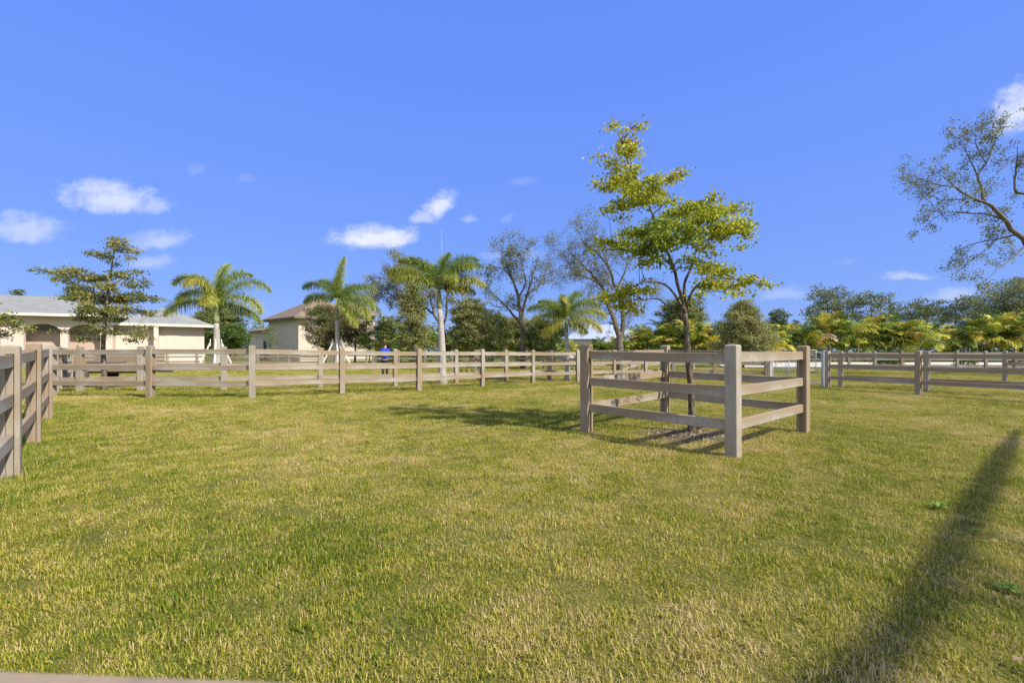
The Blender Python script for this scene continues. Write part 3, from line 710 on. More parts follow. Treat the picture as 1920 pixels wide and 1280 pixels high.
bushy('garden_shrub','low green shrub at the edge of the sandy track, right of the near right post',1795,1835,664,692,37.5,'bush_leaf',.12,42,8,'round',1.0,tint=.3,cat='shrub',group='shrubs')
bushy('garden_shrub','low dark shrub at the edge of the sandy track beyond the near right fence',1640,1700,664,690,38,'bush_leaf',.12,43,10,'round',1.0,tint=.2,cat='shrub',group='shrubs')
# sparse limbed trees
def limb_tree(name, label, base, L, leafmat, leaf, k, sig, twl, prob, seed, rmax=.1, tint=.5, lv=2, twr=.02, group=BG, zmin=2.0, droop=0.0):
    """main limbs given, twigs grown from them, small leaves at the twigs"""
    rnd = random.Random(seed); rng = np.random.default_rng(seed)
    o = thing(name, base, label, 'tree', group); tb = MB(base); tips = []; sk = []
    for pts, rad in L:
        sp = smooth_poly(pts, 3); sp = [q+Vector((rnd.gauss(0,.35),rnd.gauss(0,.35),rnd.gauss(0,.25)))*min(.12, .6*rad[min(len(rad)-1,1)]) if 0 < i_ < len(sp)-1 else q for i_, q in enumerate(sp)]
        rr = list(np.interp(np.linspace(0,1,len(sp)), np.linspace(0,1,len(rad)), rad)); tb.tube(sp, rr, 8)
        sk += [(q, rr[i_], (sp[min(i_+1,len(sp)-1)]-sp[max(i_-1,0)]).normalized()) for i_, q in enumerate(sp)]
        tips.append(sp[-1])
    def grow(p, dr, ln, r, l_):
        pts = [p]; dd = dr.copy()
        for _ in range(4):
            dd = (dd+Vector((rnd.gauss(0,.22),rnd.gauss(0,.22),rnd.gauss(0,.22)-droop))).normalized(); pts.append(pts[-1]+dd*ln/4)
        tb.tube(pts, [r*(1-.16*i_) for i_ in range(5)], 4, False)
        if l_ == 0: tips.extend(pts[1:]); return
        tips.append(pts[-1])
        for j_ in range(3):
            side = (dd*.75+Vector((rnd.gauss(0,.6),rnd.gauss(0,.6),rnd.gauss(0,.6)))).normalized(); grow(pts[2+j_%3], side, ln*.7, r*.6, l_-1)
    for p, r_, td in sk:
        if r_ < rmax and p.z > base.z+zmin:
            for _ in range(2):
                if rnd.random() < prob:
                    dr = (td*rnd.uniform(.2,1)+Vector((rnd.gauss(0,.6), rnd.gauss(0,.7), rnd.gauss(.1,.5)))).normalized()
                    grow(p, dr, twl*rnd.uniform(.6,1.25), min(r_*.5+.004,twr), lv)
    tp = np.array([tuple(t) for t in tips])
    keep = rng.random(len(tp)) < .8; tp = tp[keep]
    C = np.repeat(tp, k, 0)+rng.normal(size=(len(tp)*k,3))*sig
    T = np.repeat(rng.normal(tint,.15,len(tp)), k)+rng.normal(0,.12,len(tp)*k)
    link('crown', quads_mesh('crown', leaf_quads(C-np.array(base), leaf, 0, .55, rng=rng), T), M[leafmat], o)
    tb.build('trunk', M['bark_grey'], o, smooth=True)
    return o
def path(fn, pts, d0, seed=0):
    rr = random.Random(seed); dy = 0; out = []
    for x, y in pts: out.append(fn(x, y, dy)); dy += rr.uniform(-.5,.5)
    return out
b_ = G(981,36); f3 = lambda x, y, dy=0: W(800+x/3.6577, 420+y/3.6577, 36+dy)
limb_tree('sparse_tree','tall thinly leaved tree with pale forked trunk right of the tall palm', b_, [
  ([b_-Vector((0,0,.1))]+path(f3, [(660,760),(652,690),(640,600),(630,500),(592,390),(560,290),(590,200),(600,140)],36,1), [.24,.22,.19,.16,.13,.09,.06,.035,.012]),
  (path(f3, [(652,690),(590,620),(520,540),(440,470),(370,400)],36,2), [.12,.10,.07,.045,.012]),
  (path(f3, [(592,390),(540,320),(490,300),(450,310)],36,3), [.07,.05,.03,.01]),
  (path(f3, [(648,640),(680,520),(715,400),(745,290),(765,215)],36,4), [.13,.10,.07,.04,.012]),
  (path(f3, [(560,290),(530,220),(515,160)],36,5), [.05,.03,.01]),
  (path(f3, [(690,480),(770,420),(820,330),(845,240)],36,6), [.07,.05,.03,.01]),
  (path(f3, [(640,600),(560,560),(480,570),(400,520)],36,7), [.07,.05,.03,.01]),
  (path(f3, [(630,500),(680,400),(650,280),(640,160)],36,8), [.08,.06,.035,.01])],
  'sparse_leaf', .12, 3, .14, .95, .52, 101, tint=.45)
b_ = G(1160,32); g3 = lambda x, y, dy=0: W(800+x/3.6577, 420+y/3.6577, 32+dy)
limb_tree('sparse_tree','wide thinly leaved tree with a grey forked trunk left of the pen tree', b_, [
  ([b_-Vector((0,0,.1))]+path(g3, [(1322,820),(1310,740),(1272,620),(1240,540),(1200,420),(1130,330),(1050,260),(950,190),(880,180)],32,11), [.30,.27,.20,.16,.13,.11,.085,.06,.03,.01]),
  (path(g3, [(1322,800),(1345,700),(1340,600),(1300,450),(1250,300),(1200,150),(1120,50)],32,12), [.20,.17,.14,.11,.08,.045,.01]),
  (path(g3, [(1340,640),(1420,560),(1490,500),(1560,430)],32,13), [.10,.07,.04,.01]),
  (path(g3, [(1200,420),(1100,365),(1000,350),(930,370)],32,14), [.07,.05,.03,.01]),
  (path(g3, [(1250,300),(1170,200),(1080,130),(1050,60)],32,15), [.07,.05,.03,.01]),
  (path(g3, [(1300,450),(1360,330),(1380,200),(1340,80)],32,16), [.08,.06,.035,.01]),
  (path(g3, [(1130,330),(1060,300),(970,300),(900,320)],32,17), [.05,.035,.02,.008]),
  (path(g3, [(1300,450),(1230,400),(1170,300),(1140,220)],32,18), [.06,.045,.03,.01]),
  (path(g3, [(1272,620),(1190,600),(1130,560),(1090,580)],32,19), [.06,.04,.025,.008])],
  'sparse_leaf', .09, 4, .13, .95, .65, 102, tint=.55, lv=2)
b_ = G(824,38); h3 = lambda x, y, dy=0: W(400+x/3.6577, 420+y/3.6577, 38+dy)
limb_tree('sparse_tree','thinly leaved tree behind the crown of the tall palm', b_, [
  ([b_-Vector((0,0,.1))]+path(h3, [(1580,820),(1570,720),(1520,620),(1490,500),(1420,420),(1360,340)],38,21), [.22,.2,.16,.12,.08,.05,.015]),
  (path(h3, [(1570,720),(1600,600),(1600,500),(1640,430),(1660,350)],38,22), [.12,.10,.07,.04,.01]),
  (path(h3, [(1520,620),(1420,560),(1300,540),(1210,480),(1130,360)],38,23), [.10,.08,.06,.04,.01]),
  (path(h3, [(1300,540),(1240,430),(1230,330),(1250,280)],38,24), [.06,.045,.03,.01]),
  (path(h3, [(1210,480),(1150,480),(1110,440)],38,25), [.04,.03,.01]),
  (path(h3, [(1490,500),(1400,480),(1320,400),(1290,330)],38,26), [.06,.045,.03,.01])],
  'sparse_leaf', .13, 6, .17, 1.0, .7, 103, tint=.7)

# big open tree off the right edge, limbs reach into view
b_ = G(2030,24); q_ = lambda x, y, dy=0: W(1640+x/2.6107, 130+y/2.6107, 24+dy); d_ = 24
limb_tree('sparse_tree','large open crowned tree reaching in from the right picture edge against the sky', b_, [
  ([b_-Vector((0,0,.2)), W(2025,600,d_), W(1990,540,d_), q_(800,900,.3), q_(690,810), q_(620,720,-.3), q_(540,650,-.5), q_(470,625,-.6), q_(400,580,-.8), q_(290,560,-1), q_(215,535,-1)], [.34,.30,.24,.15,.11,.095,.075,.055,.04,.025,.008]),
  ([q_(535,645,-.5), q_(525,590), q_(505,520,.3), q_(545,460,.3), q_(580,380,.3), q_(600,290,.2)], [.09,.075,.055,.04,.025,.01]),
  ([q_(505,520,.3), q_(470,450,.5), q_(440,390,.6), q_(400,350,.7)], [.04,.028,.018,.008]),
  ([q_(640,740), q_(560,710,.5), q_(470,705,.8), q_(350,700,1), q_(280,740,1.1), q_(240,780,1.2)], [.06,.045,.035,.022,.013,.006]),
  ([q_(900,720), q_(760,620), q_(690,600), q_(685,540), q_(695,450), q_(700,380)], [.13,.08,.06,.045,.03,.012]),
  ([q_(470,625,-.6), q_(390,640,-.4), q_(320,635,-.2), q_(260,600)], [.03,.02,.014,.006]),
  ([q_(400,580,-.8), q_(330,520,-.6), q_(270,490,-.5), q_(210,470,-.4)], [.022,.016,.010,.005]),
  ([q_(545,460,.3), q_(500,380,0), q_(490,300,-.2), q_(505,270,-.2)], [.025,.018,.012,.006]),
  ([W(1990,540,d_), q_(1000,700), q_(980,500), q_(950,300), q_(900,100)], [.22,.15,.095,.06,.02]),
  ([W(2005,560,d_), W(2070,500,d_), W(2150,420,d_), W(2220,380,d_)], [.17,.11,.08,.03]),
  ([W(2070,500,d_), W(2120,470,d_+1), W(2180,470,d_+2), W(2260,450,d_+2)], [.09,.07,.05,.02]),
  ([W(2110,465,d_), W(2120,380,d_-1), W(2140,300,d_-1), W(2130,240,d_-1)], [.09,.07,.05,.02]),
  ([q_(980,500), q_(1050,420,1), q_(1120,330,2), q_(1180,260,2)], [.09,.07,.05,.02]),
  ([q_(965,400), q_(900,330,-1), q_(850,230,-1), q_(800,180,-1)], [.08,.06,.04,.02]),
  ([q_(690,810), q_(600,830,.6), q_(500,850,.9), q_(400,890,1.1), q_(360,960,1.2)], [.05,.038,.025,.015,.007]),
  ([q_(600,830,.6), q_(520,900,.7), q_(440,960,.9), q_(400,1000,1)], [.03,.02,.012,.006]),
  ([q_(740,860), q_(680,920,-.5), q_(600,980,-.9), q_(540,1040,-1.1)], [.05,.035,.02,.008])],
  'sparse_leaf', .095, 3, .11, .62, .42, 108, rmax=.10, tint=.5, lv=2, twr=.012, zmin=3)

# invented tree outside the right edge, limb and clumps placed to shade the lawn
def added_shade_tree():
    el = math.tan(SUN_EL)
    def src(x, y, z): return Vector((x+SUN_AZ.x*z/el, y+SUN_AZ.y*z/el, z))
    a = src(7.75,7.0,5.0); m1 = src(6.2,5.74,5.7); m2 = src(4.6,4.41,6.5); m3 = src(3.05,3.12,7.3); m4 = src(1.95,2.2,8.1); b = src(.6,1.08,8.9)
    a = src(7.1,6.48,5.0)
    base = Vector((b.x+1.6, b.y-.9, ground(b.x+1.6,b.y-.9)))
    limbs = [([base-Vector((0,0,.2)), base+Vector((-.1,-.1,2.5)), base+Vector((-.4,0,5.5)), base+Vector((-.9,.4,7.8)), b, m4, m3, m2, m1, a, src(8.3,7.5,4.6)], [.28,.24,.20,.16,.10,.078,.078,.082,.082,.06,.02]),
             ([base+Vector((-.3,0,4.5)), base+Vector((.8,-.6,6.8)), base+Vector((1.8,-1.6,9.2))], [.2,.14,.05])]
    rnd = random.Random(4); blobs = []
    for x, y, z, r in [(2.78,2.62,7.2,.22),(3.0,2.78,7.1,.2),(2.62,2.40,7.4,.18),(3.45,3.1,7.0,.18),(2.75,2.05,7.6,.22),(2.3,1.75,7.8,.2)]:
        blobs.append((src(x,y,z), r, r*.6, .5))
    for i in range(10): blobs.append((base+Vector((1.8+rnd.uniform(-1.2,1.6),-1.8+rnd.uniform(-1.4,1.0),9.0+rnd.uniform(-1.0,1.4))), .8, .5, 1))
    blob_tree('broad_tree','unseen tree added outside the picture at lower right to shade the lawn','tree',base,limbs,blobs,M['olive_leaf'],M['bark_grey'],.09,.6,seed=14,group='added shade casters')
added_shade_tree()

# ------------------------------------------------------------------ palms
def frond_mesh(origin, az, el, L, droop, base, leaflet=.34, n=70, plumose=True, tint=.4, rng=RNG, rr=.018, tintvar=.06, tipy=.15, curl=0.0):
    """a feather frond; returns rachis MB and leaflet mesh data"""
    st = 14; p = Vector(origin); pts = [p.copy()]; e = el; a = az
    for i in range(st):
        p = p+Vector((math.cos(e)*math.cos(a), math.cos(e)*math.sin(a), math.sin(e)))*L/st
        e -= droop/st*((.12+1.76*i/st) if plumose else (.35+1.3*i/st)); e = max(e, -1.45); a += curl/st
        pts.append(p.copy())
    P_ = np.array([tuple(q) for q in pts]); ts = np.linspace(.10, 1.0, n)
    idx = ts*st; i0 = np.clip(idx.astype(int), 0, st-1); fr = (idx-i0)[:,None]
    C = P_[i0]*(1-fr)+P_[i0+1]*fr; Tn = P_[i0+1]-P_[i0]; Tn /= np.linalg.norm(Tn, axis=1, keepdims=True)
    up = np.array([0,0,1.0]); S = np.cross(Tn, up); S /= np.linalg.norm(S, axis=1, keepdims=True)+1e-6; U = np.cross(S, Tn)
    out = []; tint_ = []
    prof = np.sin(np.pi*np.clip(ts*.86+.12,0,1))**.6
    angs = ([.1, -.7, 1.0] if plumose else [.35])
    for sgn in (1,-1):
        for ang in angs:
            jit = rng.normal(0,.25,n); aa = ang+jit
            D = S*(sgn*np.cos(aa))[:,None]+U*np.sin(aa)[:,None]
            D = D+Tn*(.55+rng.normal(0,.12,n))[:,None]; D /= np.linalg.norm(D, axis=1, keepdims=True)
            ln = leaflet*prof*(1+rng.normal(0,.2 if plumose else .12,n)); w = leaflet*(.050 if plumose else .095)
            Wd = np.cross(D, U+.3*S); Wd /= np.linalg.norm(Wd, axis=1, keepdims=True)+1e-6
            b0 = C; m = C+D*(ln*.55)[:,None]; tip = C+D*ln[:,None]*.93; tip[:,2] -= ln*(.36 if plumose else .40)
            m[:,2] -= ln*.06
            V1 = np.stack([b0-Wd*w*.5, b0+Wd*w*.5, m+Wd*w*.5, m-Wd*w*.5], 1)
            V2 = np.stack([m-Wd*w*.5, m+Wd*w*.5, tip+Wd*w*.08, tip-Wd*w*.08], 1)
            out += [V1, V2]; t = tint+rng.normal(0,tintvar,n)+tipy*ts**2; tint_ += [t, t+.05]
    V = np.concatenate(out)-np.array(base); T = np.concatenate(tint_)
    return pts, V, T
def palm(label, base, top, fronds, r0, r1, L, leaflet, shaft, seed=1, swell=1.15, group='feather palms on the aisle', shaft_h=.9):
    """fronds: (az deg from +x, el deg, length factor, droop rad, tint)"""
    rng = np.random.default_rng(seed); o = thing('feather_palm', base, label, 'palm', group)
    H = top.z-base.z; hs = H-shaft_h
    m = MB(base); pts = []; rad = []
    for i in range(13):
        t = i/12; q = base.lerp(top, t*hs/H); q = q+Vector((.04*math.sin(t*3),0,0)); pts.append(q if i else base-Vector((0,0,.1)))
        rad.append(r0*(1.35 if i == 0 else 1.0)+(r1-r0)*t+(swell-1)*r0*math.sin(math.pi*min(1,t*1.3)) if i else r0*1.5)
    rad = [rad[0], r0*1.15]+rad[2:]
    m.tube(pts, rad, 14); m.build('trunk', M['palm_trunk'], o, smooth=True)
    s = MB(base); tp = pts[-1]
    s.tube([tp, tp.lerp(top,.15), tp.lerp(top,.6), top], [r1*1.0, r1*1.15, r1*.85, r1*.45], 12); s.build('crownshaft', M['crownshaft'], o, smooth=True)
    for az, el, lf, dr, ti in fronds:
        c = top+Vector((0,0,-.05))
        p, V, T = frond_mesh(c, R(az), R(el), L*lf, dr, base, leaflet, 84, True, ti, rng)
        fr = link('frond', quads_mesh('frond', V, T), M['palm_leaf'], o)
        rb = MB(base); rb.tube(p, [L*.014*(1-.85*i/14) for i in range(15)], 5); rb.build('rachis', M['rachis'], fr, smooth=True)
    return o
# az: 0 = right, 90 = away, 180 = left, 270 = towards the camera
p1b = G(405,32); p1t = W(406,566,32)
palm('tall feather palm with braced trunk between the stable and the brown roofed house', p1b, p1t,
     [(180,62,1.05,2.5,.35),(165,32,1.05,1.9,.50),(190,8,.95,1.5,.52),(95,80,.95,1.3,.35),(60,72,1.0,1.9,.30),(10,50,1.12,2.3,.35),(-10,18,1.05,1.9,.48),(20,-5,.85,1.4,.40),(265,55,.95,2.6,.66),(285,20,.7,1.8,.6),(120,25,1.0,1.8,.35)],
     .26, .17, 3.9, .70, 0, 61, 1.05, shaft_h=1.5)
p2b = G(631,32); p2t = W(632,563,32)
palm('feather palm with one straight upright new frond in front of the house', p2b, p2t,
     [(176,55,.95,2.2,.30),(185,25,.75,1.8,.35),(62,84,1.0,.35,.45),(110,70,.75,1.0,.32),(5,45,1.0,2.0,.28),(-15,20,1.05,2.1,.38),(340,0,1.0,1.7,.45),(20,12,1.1,2.0,.40),(-30,-25,.85,1.2,.5),(150,65,.8,1.6,.25),(35,60,.7,1.8,.3)],
     .19, .13, 3.3, .60, 0, 62, 1.0, shaft_h=1.4)
p3b = P(829,719.5); p3t = W(823,540,p3b.y)
palm('tallest grey trunked feather palm standing between the front fence and the second fence', p3b, p3t,
     [(178,62,1.0,1.7,.38),(190,42,1.05,1.6,.55),(172,68,.85,1.3,.30),(210,30,.9,1.4,.5),(70,78,.9,1.2,.18),(25,68,1.12,1.9,.15),(8,58,1.05,1.9,.2),(-10,28,.95,1.6,.60),(300,35,.8,1.8,.45),(120,60,.9,1.4,.3),(340,55,.9,1.7,.35),(0,10,.7,1.0,.7)],
     .165, .10, 2.2, .46, 0, 63, 1.08, shaft_h=.85)
p4b = P(1063,714.5); p4t = W(1061,598,p4b.y)
palm('short feather palm with yellowing fronds left of the tree pen', p4b, p4t,
     [(180,42,1.0,1.7,.38),(195,18,.95,1.5,.55),(165,60,.85,1.6,.42),(255,66,.9,2.1,.52),(50,72,1.1,1.9,.30),(15,58,1.05,2.2,.32),(-12,32,1.05,1.9,.55),(-25,5,.95,1.5,.68),(205,-15,.75,1.0,.66),(120,55,.9,1.6,.35),(330,-20,.6,.8,.5)],
     .115, .085, 1.95, .40, 0, 64, 1.0, shaft_h=.6)
# braces on the first two palms
def braces(label, c, r):
    o = thing('trunk_brace', c, label, 'brace', 'white timber palm braces')
    for k in range(4):
        a = k*math.pi/2+.5; f = Vector((math.cos(a)*1.1, math.sin(a)*1.1, 0)); t = Vector((math.cos(a)*r, math.sin(a)*r, 1.9))
        m = MB(c); m.bar(c+f, c+t, .10, .10); m.build('prop', M['white_wood'], o)
        m = MB(c); m.bar(c+Vector((math.cos(a)*(r+.0),math.sin(a)*(r+.0),1.65)), c+Vector((math.cos(a)*r,math.sin(a)*r,2.15)), .10, .05, Vector((math.cos(a),math.sin(a),0))); m.build('batten', M['white_wood'], o)
braces('white timber props leaning on the trunk of the first palm from the left', p1b, .33)
braces('white timber props leaning on the trunk of the palm in front of the house', p2b, .26)

# areca palms of the hedge: four built, the rest copied
def make_areca(seed, h, tb, loc=(0,0,0)):
    rnd = random.Random(seed); rng = np.random.default_rng(seed); o = thing('areca_palm', (0,0,0), 'x', 'palm', 'yellow clumping palms of the hedge')
    m = MB(); Vs = []; Ts = []; rb = MB()
    for k in range(rnd.randint(4,5)):
        a = k*1.4+rnd.uniform(-.4,.4); r = rnd.uniform(.2,.9); b = Vector((math.cos(a)*r,math.sin(a)*r,-.05)); ln = rnd.uniform(.1,.38)
        hh = h*(.50 if k == 0 else rnd.uniform(.20,.44)); t = b+Vector((math.cos(a)*ln*hh*.5,math.sin(a)*ln*hh*.5,hh))
        m.tube(curve_pts(b,t,4,.03,0,rnd), [.05,.045,.04,.036,.03], 6)
        for j in range(rnd.randint(7,9)):
            az = j*2.4+rnd.uniform(-.4,.4); el = rnd.uniform(.5,1.5); L = h*rnd.uniform(.44,.60)
            ti = (rnd.uniform(.78,.96) if rnd.random() < .05 else min(.72, max(.05, rnd.gauss(tb,.19)))); dr = rnd.uniform(1.2,2.4)
            p, V, T = frond_mesh(t, az, el, L, dr, (0,0,0), h*.15, 26, False, ti, rng, tintvar=.05, tipy=.1)
            Vs.append(V); Ts.append(T); rb.tube(p, [.02*(1-.05*i) for i in range(15)], 4, False)
    for k in range(5):                                      # low suckers filling the foot of the clump
        a = rnd.uniform(0,2*math.pi); b = Vector((math.cos(a)*.5,math.sin(a)*.5,.0))
        p, V, T = frond_mesh(b, rnd.uniform(0,6.28), rnd.uniform(.7,1.35), h*rnd.uniform(.28,.5), rnd.uniform(.8,1.8), (0,0,0), h*.12, 22, False, rnd.gauss(.3,.15), rng)
        Vs.append(V); Ts.append(T)
    link('fronds', quads_mesh('fronds', np.concatenate(Vs), np.concatenate(Ts)), M['areca_leaf'], o)
    m.build('stems', M['stem'], o, smooth=True); rb.build('rachises', M['rachis'], o)
    return o
protos = [make_areca(200+i, 1.0*5.0, t) for i, t in enumerate((.31,.41,.24,.37,.48))]
used = set()
def place_areca(k, loc, s, rz, label):
    src = protos[k]
    if k not in used: used.add(k); o = src
    else:
        o = src.copy(); COL.objects.link(o)
        for c in src.children:
            e = c.copy(); COL.objects.link(e); e.parent = o
    o.location = loc; o.rotation_euler = (0,0,rz); o.scale = (s,s,s*random.Random(int(loc[0]*99)).uniform(.92,1.08)); o['label'] = label
ORD = ['first','second','third','fourth','fifth','sixth','seventh','eighth','ninth','tenth','eleventh','twelfth','thirteenth','fourteenth','fifteenth','sixteenth','seventeenth','eighteenth','nineteenth','twentieth','twenty-first','twenty-second','twenty-third','twenty-fourth','twenty-fifth','twenty-sixth','twenty-seventh','twenty-eighth','twenty-ninth','thirtieth']
hue = ['lime yellow','yellow and orange','deep green','yellow-green','orange tinged']
rnd = random.Random(31)
us = list(range(1460, 2200, 27))
for i, u in enumerate(us):
    k = rnd.choice([0,1,1,3,4,0,2]); top = rnd.uniform(578,602) + (4 if u < 1700 else 0); d = rnd.uniform(54,59)
    if u > 1840: top -= 10
    h = (W(u, top, d).z+.05)*1.08
    place_areca(k, G(u+rnd.uniform(-5,5), d), h/5.0, rnd.uniform(0,6.28), f'{hue[k]} palm clump, {ORD[i]} from left in the hedge right of the gate')
us = list(range(1205, 1460, 25))
for i, u in enumerate(us):
    k = rnd.choice([0,1,3,4,0]); d = rnd.uniform(50,54); h = W(u, rnd.uniform(586,603), d).z
    place_areca(k, G(u+rnd.uniform(-4,4), d), h/5.0, rnd.uniform(0,6.28), f'{hue[k]} palm clump, {ORD[i]} from left in the hedge behind the tree pen')
us = list(range(1062, 1205, 24))
for i, u in enumerate(us):
    k = rnd.choice([0,1,3,2]); d = rnd.uniform(50,54); h = W(u, rnd.uniform(621,632), d).z
    place_areca(k, G(u, d), h/5.0, rnd.uniform(0,6.28), f'low {hue[k]} palm clump, {ORD[i]} from left below the white roofed house')
us = list(range(715, 1062, 29))
for i, u in enumerate(us):
    k = rnd.choice([2,0,3,2,1]); d = rnd.uniform(52,57); h = W(u, rnd.uniform(600,622), d).z
    place_areca(k, G(u, d), h/5.0, rnd.uniform(0,6.28), f'{hue[k]} palm clump, {ORD[i]} from left in hedge left of the short palm')
place_areca(4, G(722,36), .55, 1.0, 'small orange fronded palm standing alone behind the person in blue')

# far-off wood closing the horizon
def woodland():
    rng = np.random.default_rng(5); C = []; T = []
    for k in range(820):
        a = rng.uniform(-1.25, 1.25); d = rng.uniform(92,125); x = math.tan(a)*d if abs(a) < 1.1 else math.copysign(2.2*d*rng.uniform(.9,1.5), a)
        r = rng.uniform(1.6,3.2); z = rng.uniform(.2,1)*rng.uniform(3.5,7.5)
        n = 90; v = rng.normal(size=(n,3)); v /= np.linalg.norm(v,axis=1,keepdims=True); v *= (rng.random(n)**.4)[:,None]
        C.append(np.array([x,d,z])+v*np.array([r,r,r*.8])); T.append(rng.normal(.35,.1)+rng.normal(0,.12,n))
    C = np.concatenate(C); T = np.concatenate(T); C[:,2] = np.abs(C[:,2])
    put(link('distant_woodland', quads_mesh('distant_woodland', leaf_quads(C, .55, .3, .8, rng=rng), T), M['dark_leaf']), 'dark belt of far-off trees closing the horizon behind the hedges', 'woodland', kind='stuff')
woodland()

# ------------------------------------------------------------------ buildings
def hip_roof(w, dp, z, rise, ov, ridge=None, th=.16):
    """hip roof solid over a w x dp block (local coords, front edge at y=0)"""
    x0,x1,y0,y1 = -ov, w+ov, -ov, dp+ov
    ins = min((y1-y0),(x1-x0))/2*(ridge if ridge is not None else 1.0)
    if (x1-x0) >= (y1-y0): ra = (x0+ins,(y0+y1)/2,z+rise); rb = (x1-ins,(y0+y1)/2,z+rise)
    else: ra = ((x0+x1)/2,y0+ins,z+rise); rb = ((x0+x1)/2,y1-ins,z+rise)
    vs = [(x0,y0,z),(x1,y0,z),(x1,y1,z),(x0,y1,z),ra,rb]
    if (x1-x0) >= (y1-y0): fs = [(0,1,5,4),(1,2,5),(2,3,4,5),(3,0,4)]
    else: fs = [(0,1,4),(1,2,5,4),(2,3,5),(3,0,4,5)]
    m = MB(); m.add(vs, fs+[(3,2,1,0)]); return m
def fascia(w, dp, z, ov, th=.2):
    m = MB(); x0,x1,y0,y1 = -ov, w+ov, -ov, dp+ov; t = .05
    m.box((x0-t,y0-t,z-th),(x1+t,y0-.002,z+.02)); m.box((x0-t,y1+.002,z-th),(x1+t,y1+t,z+.02))
    m.box((x0-t,y0,z-th),(x0-.002,y1,z+.02)); m.box((x1+.002,y0,z-th),(x1+t,y1,z+.02))
    return m
def frame_of(a, b):
    d = b-a; return Vector((a.x,a.y,-.1)), math.atan2(d.y,d.x), math.hypot(d.x,d.y)
# stable: arcade block and lower wing
a = Vector((-47.0,33.0,0)); b = Vector((-34.2,38.95,0)); o0, rz, L1 = frame_of(a, b)
st = thing('stable_building', o0, 'long low pale pink stable with grey tiled roof and arched openings', 'building', rz=rz)
EZ = 4.45
def arcade(w, z1, arches, th=.35, n=14):
    prof = [(0,0)]
    for x0, x1, zs, rise in arches:
        prof.append((x0,0)); prof.append((x0,zs))
        for i in range(1,n): t = math.pi*(1-i/n); prof.append(((x0+x1)/2+(x1-x0)/2*math.cos(t), zs+rise*math.sin(t)))
        prof.append((x1,zs)); prof.append((x1,0))
    prof += [(w,0),(w,z1),(0,z1)]
    m = MB(); n2 = len(prof)
    m.add([(x,0,z) for x,z in prof]+[(x,th,z) for x,z in prof], [tuple(range(n2)), tuple(range(n2,2*n2))[::-1]]+[(i,n2+i,n2+(i+1)%n2,(i+1)%n2) for i in range(n2)])
    return m
def xs_at(u):                                    # where the ray of column u meets the facade line
    k = (u-CX)/F; d = (b-a).normalized(); t = (k*a.y-a.x)/(d.x-k*d.y); return t
A1 = [(xs_at(44), xs_at(113), 3.0, .62), (xs_at(127), xs_at(188), 3.0, .62)]
A0 = [(xs_at(-60), xs_at(20)-.6, 3.0, .6)]
arcade(L1, 4.3, A0+A1).build('arcade_wall', M['pale_wall'], st)
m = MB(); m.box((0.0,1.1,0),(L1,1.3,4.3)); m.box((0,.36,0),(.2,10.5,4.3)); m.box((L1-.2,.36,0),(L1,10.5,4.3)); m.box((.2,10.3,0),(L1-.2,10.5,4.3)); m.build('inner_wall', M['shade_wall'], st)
m = MB(); m.box((A1[0][0]+.5,.5,3.1),(A1[0][1]-.05,.62,3.42)); m.build('awning', M['awning'], st)
hip_roof(L1, 10.5, 4.42, 1.9, .75, .8).build('roof', M['roof_pale'], st)
fascia(L1, 10.5, 4.42, .75).build('fascia', M['fascia'], st)
m = MB(); m.box((xs_at(18)-.1,-.03,3.6),(xs_at(29),-.002,4.28)); m.build('window', M['dark'], st)
a2 = W(216,0,39.6); a2.z = 0; b2 = W(383,0,43.3); b2.z = 0; o2, rz2, L2 = frame_of(a2, b2)
MI = Matrix.Rotation(-rz,4,'Z') @ Matrix.Translation(-o0) @ Matrix.Translation(o2) @ Matrix.Rotation(rz2,4,'Z')
def in_st(mb, name, mat):
    mb.v = [tuple(MI @ Vector(v)) for v in mb.v]; mb.build(name, mat, st)
w = MB(); w.box((.0,.0,0),(L2,8,3.75)); in_st(w, 'wing_wall', M['pale_wall'])
w = MB(); w.box((L2*.42,-1.1,0),(L2*.47,-.002,3.7)); in_st(w, 'pier', M['pale_wall'])
w = hip_roof(L2, 8, 3.82, 1.75, .8); in_st(w, 'wing_roof', M['roof_pale'])
w = fascia(L2, 8, 3.82, .8); in_st(w, 'wing_fascia', M['fascia'])
w = MB(); w.box((L2*.55,-.03,.1),(L2*.70,-.003,3.0)); in_st(w, 'door', M['pale_wall'])
# two storey house
ca = W(504,0,66.5); cb = W(559.5,0,60); ca.z = cb.z = 0; o3, rz3, L3 = frame_of(ca, cb)
ho = thing('house', o3, 'two storey beige house with a brown hipped tile roof left of centre', 'house', rz=rz3)
D3 = 10.2; E3 = 5.85
m = MB(); m.box((0,0,0),(L3,D3,E3)); m.build('wall', M['beige_wall'], ho)
hip_roof(L3, D3, E3+.02, 3.35, .85).build('roof', M['roof_brown'], ho)
fascia(L3, D3, E3+.02, .85, .22).build('fascia', M['brown_fascia'], ho)
m = MB(); m.box((L3+.003,4.0,0),(L3+2.2,D3-.2,E3+.6)); m.build('bay', M['beige_wall'], ho)
rf = hip_roof(2.2, D3-4.2, 0, 1.5, .6); rf.v = [(x+L3, y+4.0, z+E3+.62) for x,y,z in rf.v]; rf.build('bay_roof', M['roof_brown'], ho)
m = MB(); m.box((L3*.80,-.22,1.0),(L3*.86,-.003,2.6)); m.build('meter_box', M['metal'], ho)
for yy in (1.3, 5.8, 8.3):
    wx = L3 if yy < 4 else L3+2.2
    f = MB(); f.box((wx+.003,yy-.55,3.9),(wx+.06,yy+.55,5.2)); fo = f.build('window', M['fascia'], ho)
    g = MB(); g.box((wx+.063,yy-.45,4.0),(wx+.075,yy+.45,5.1)); g.build('pane', M['dark'], fo)
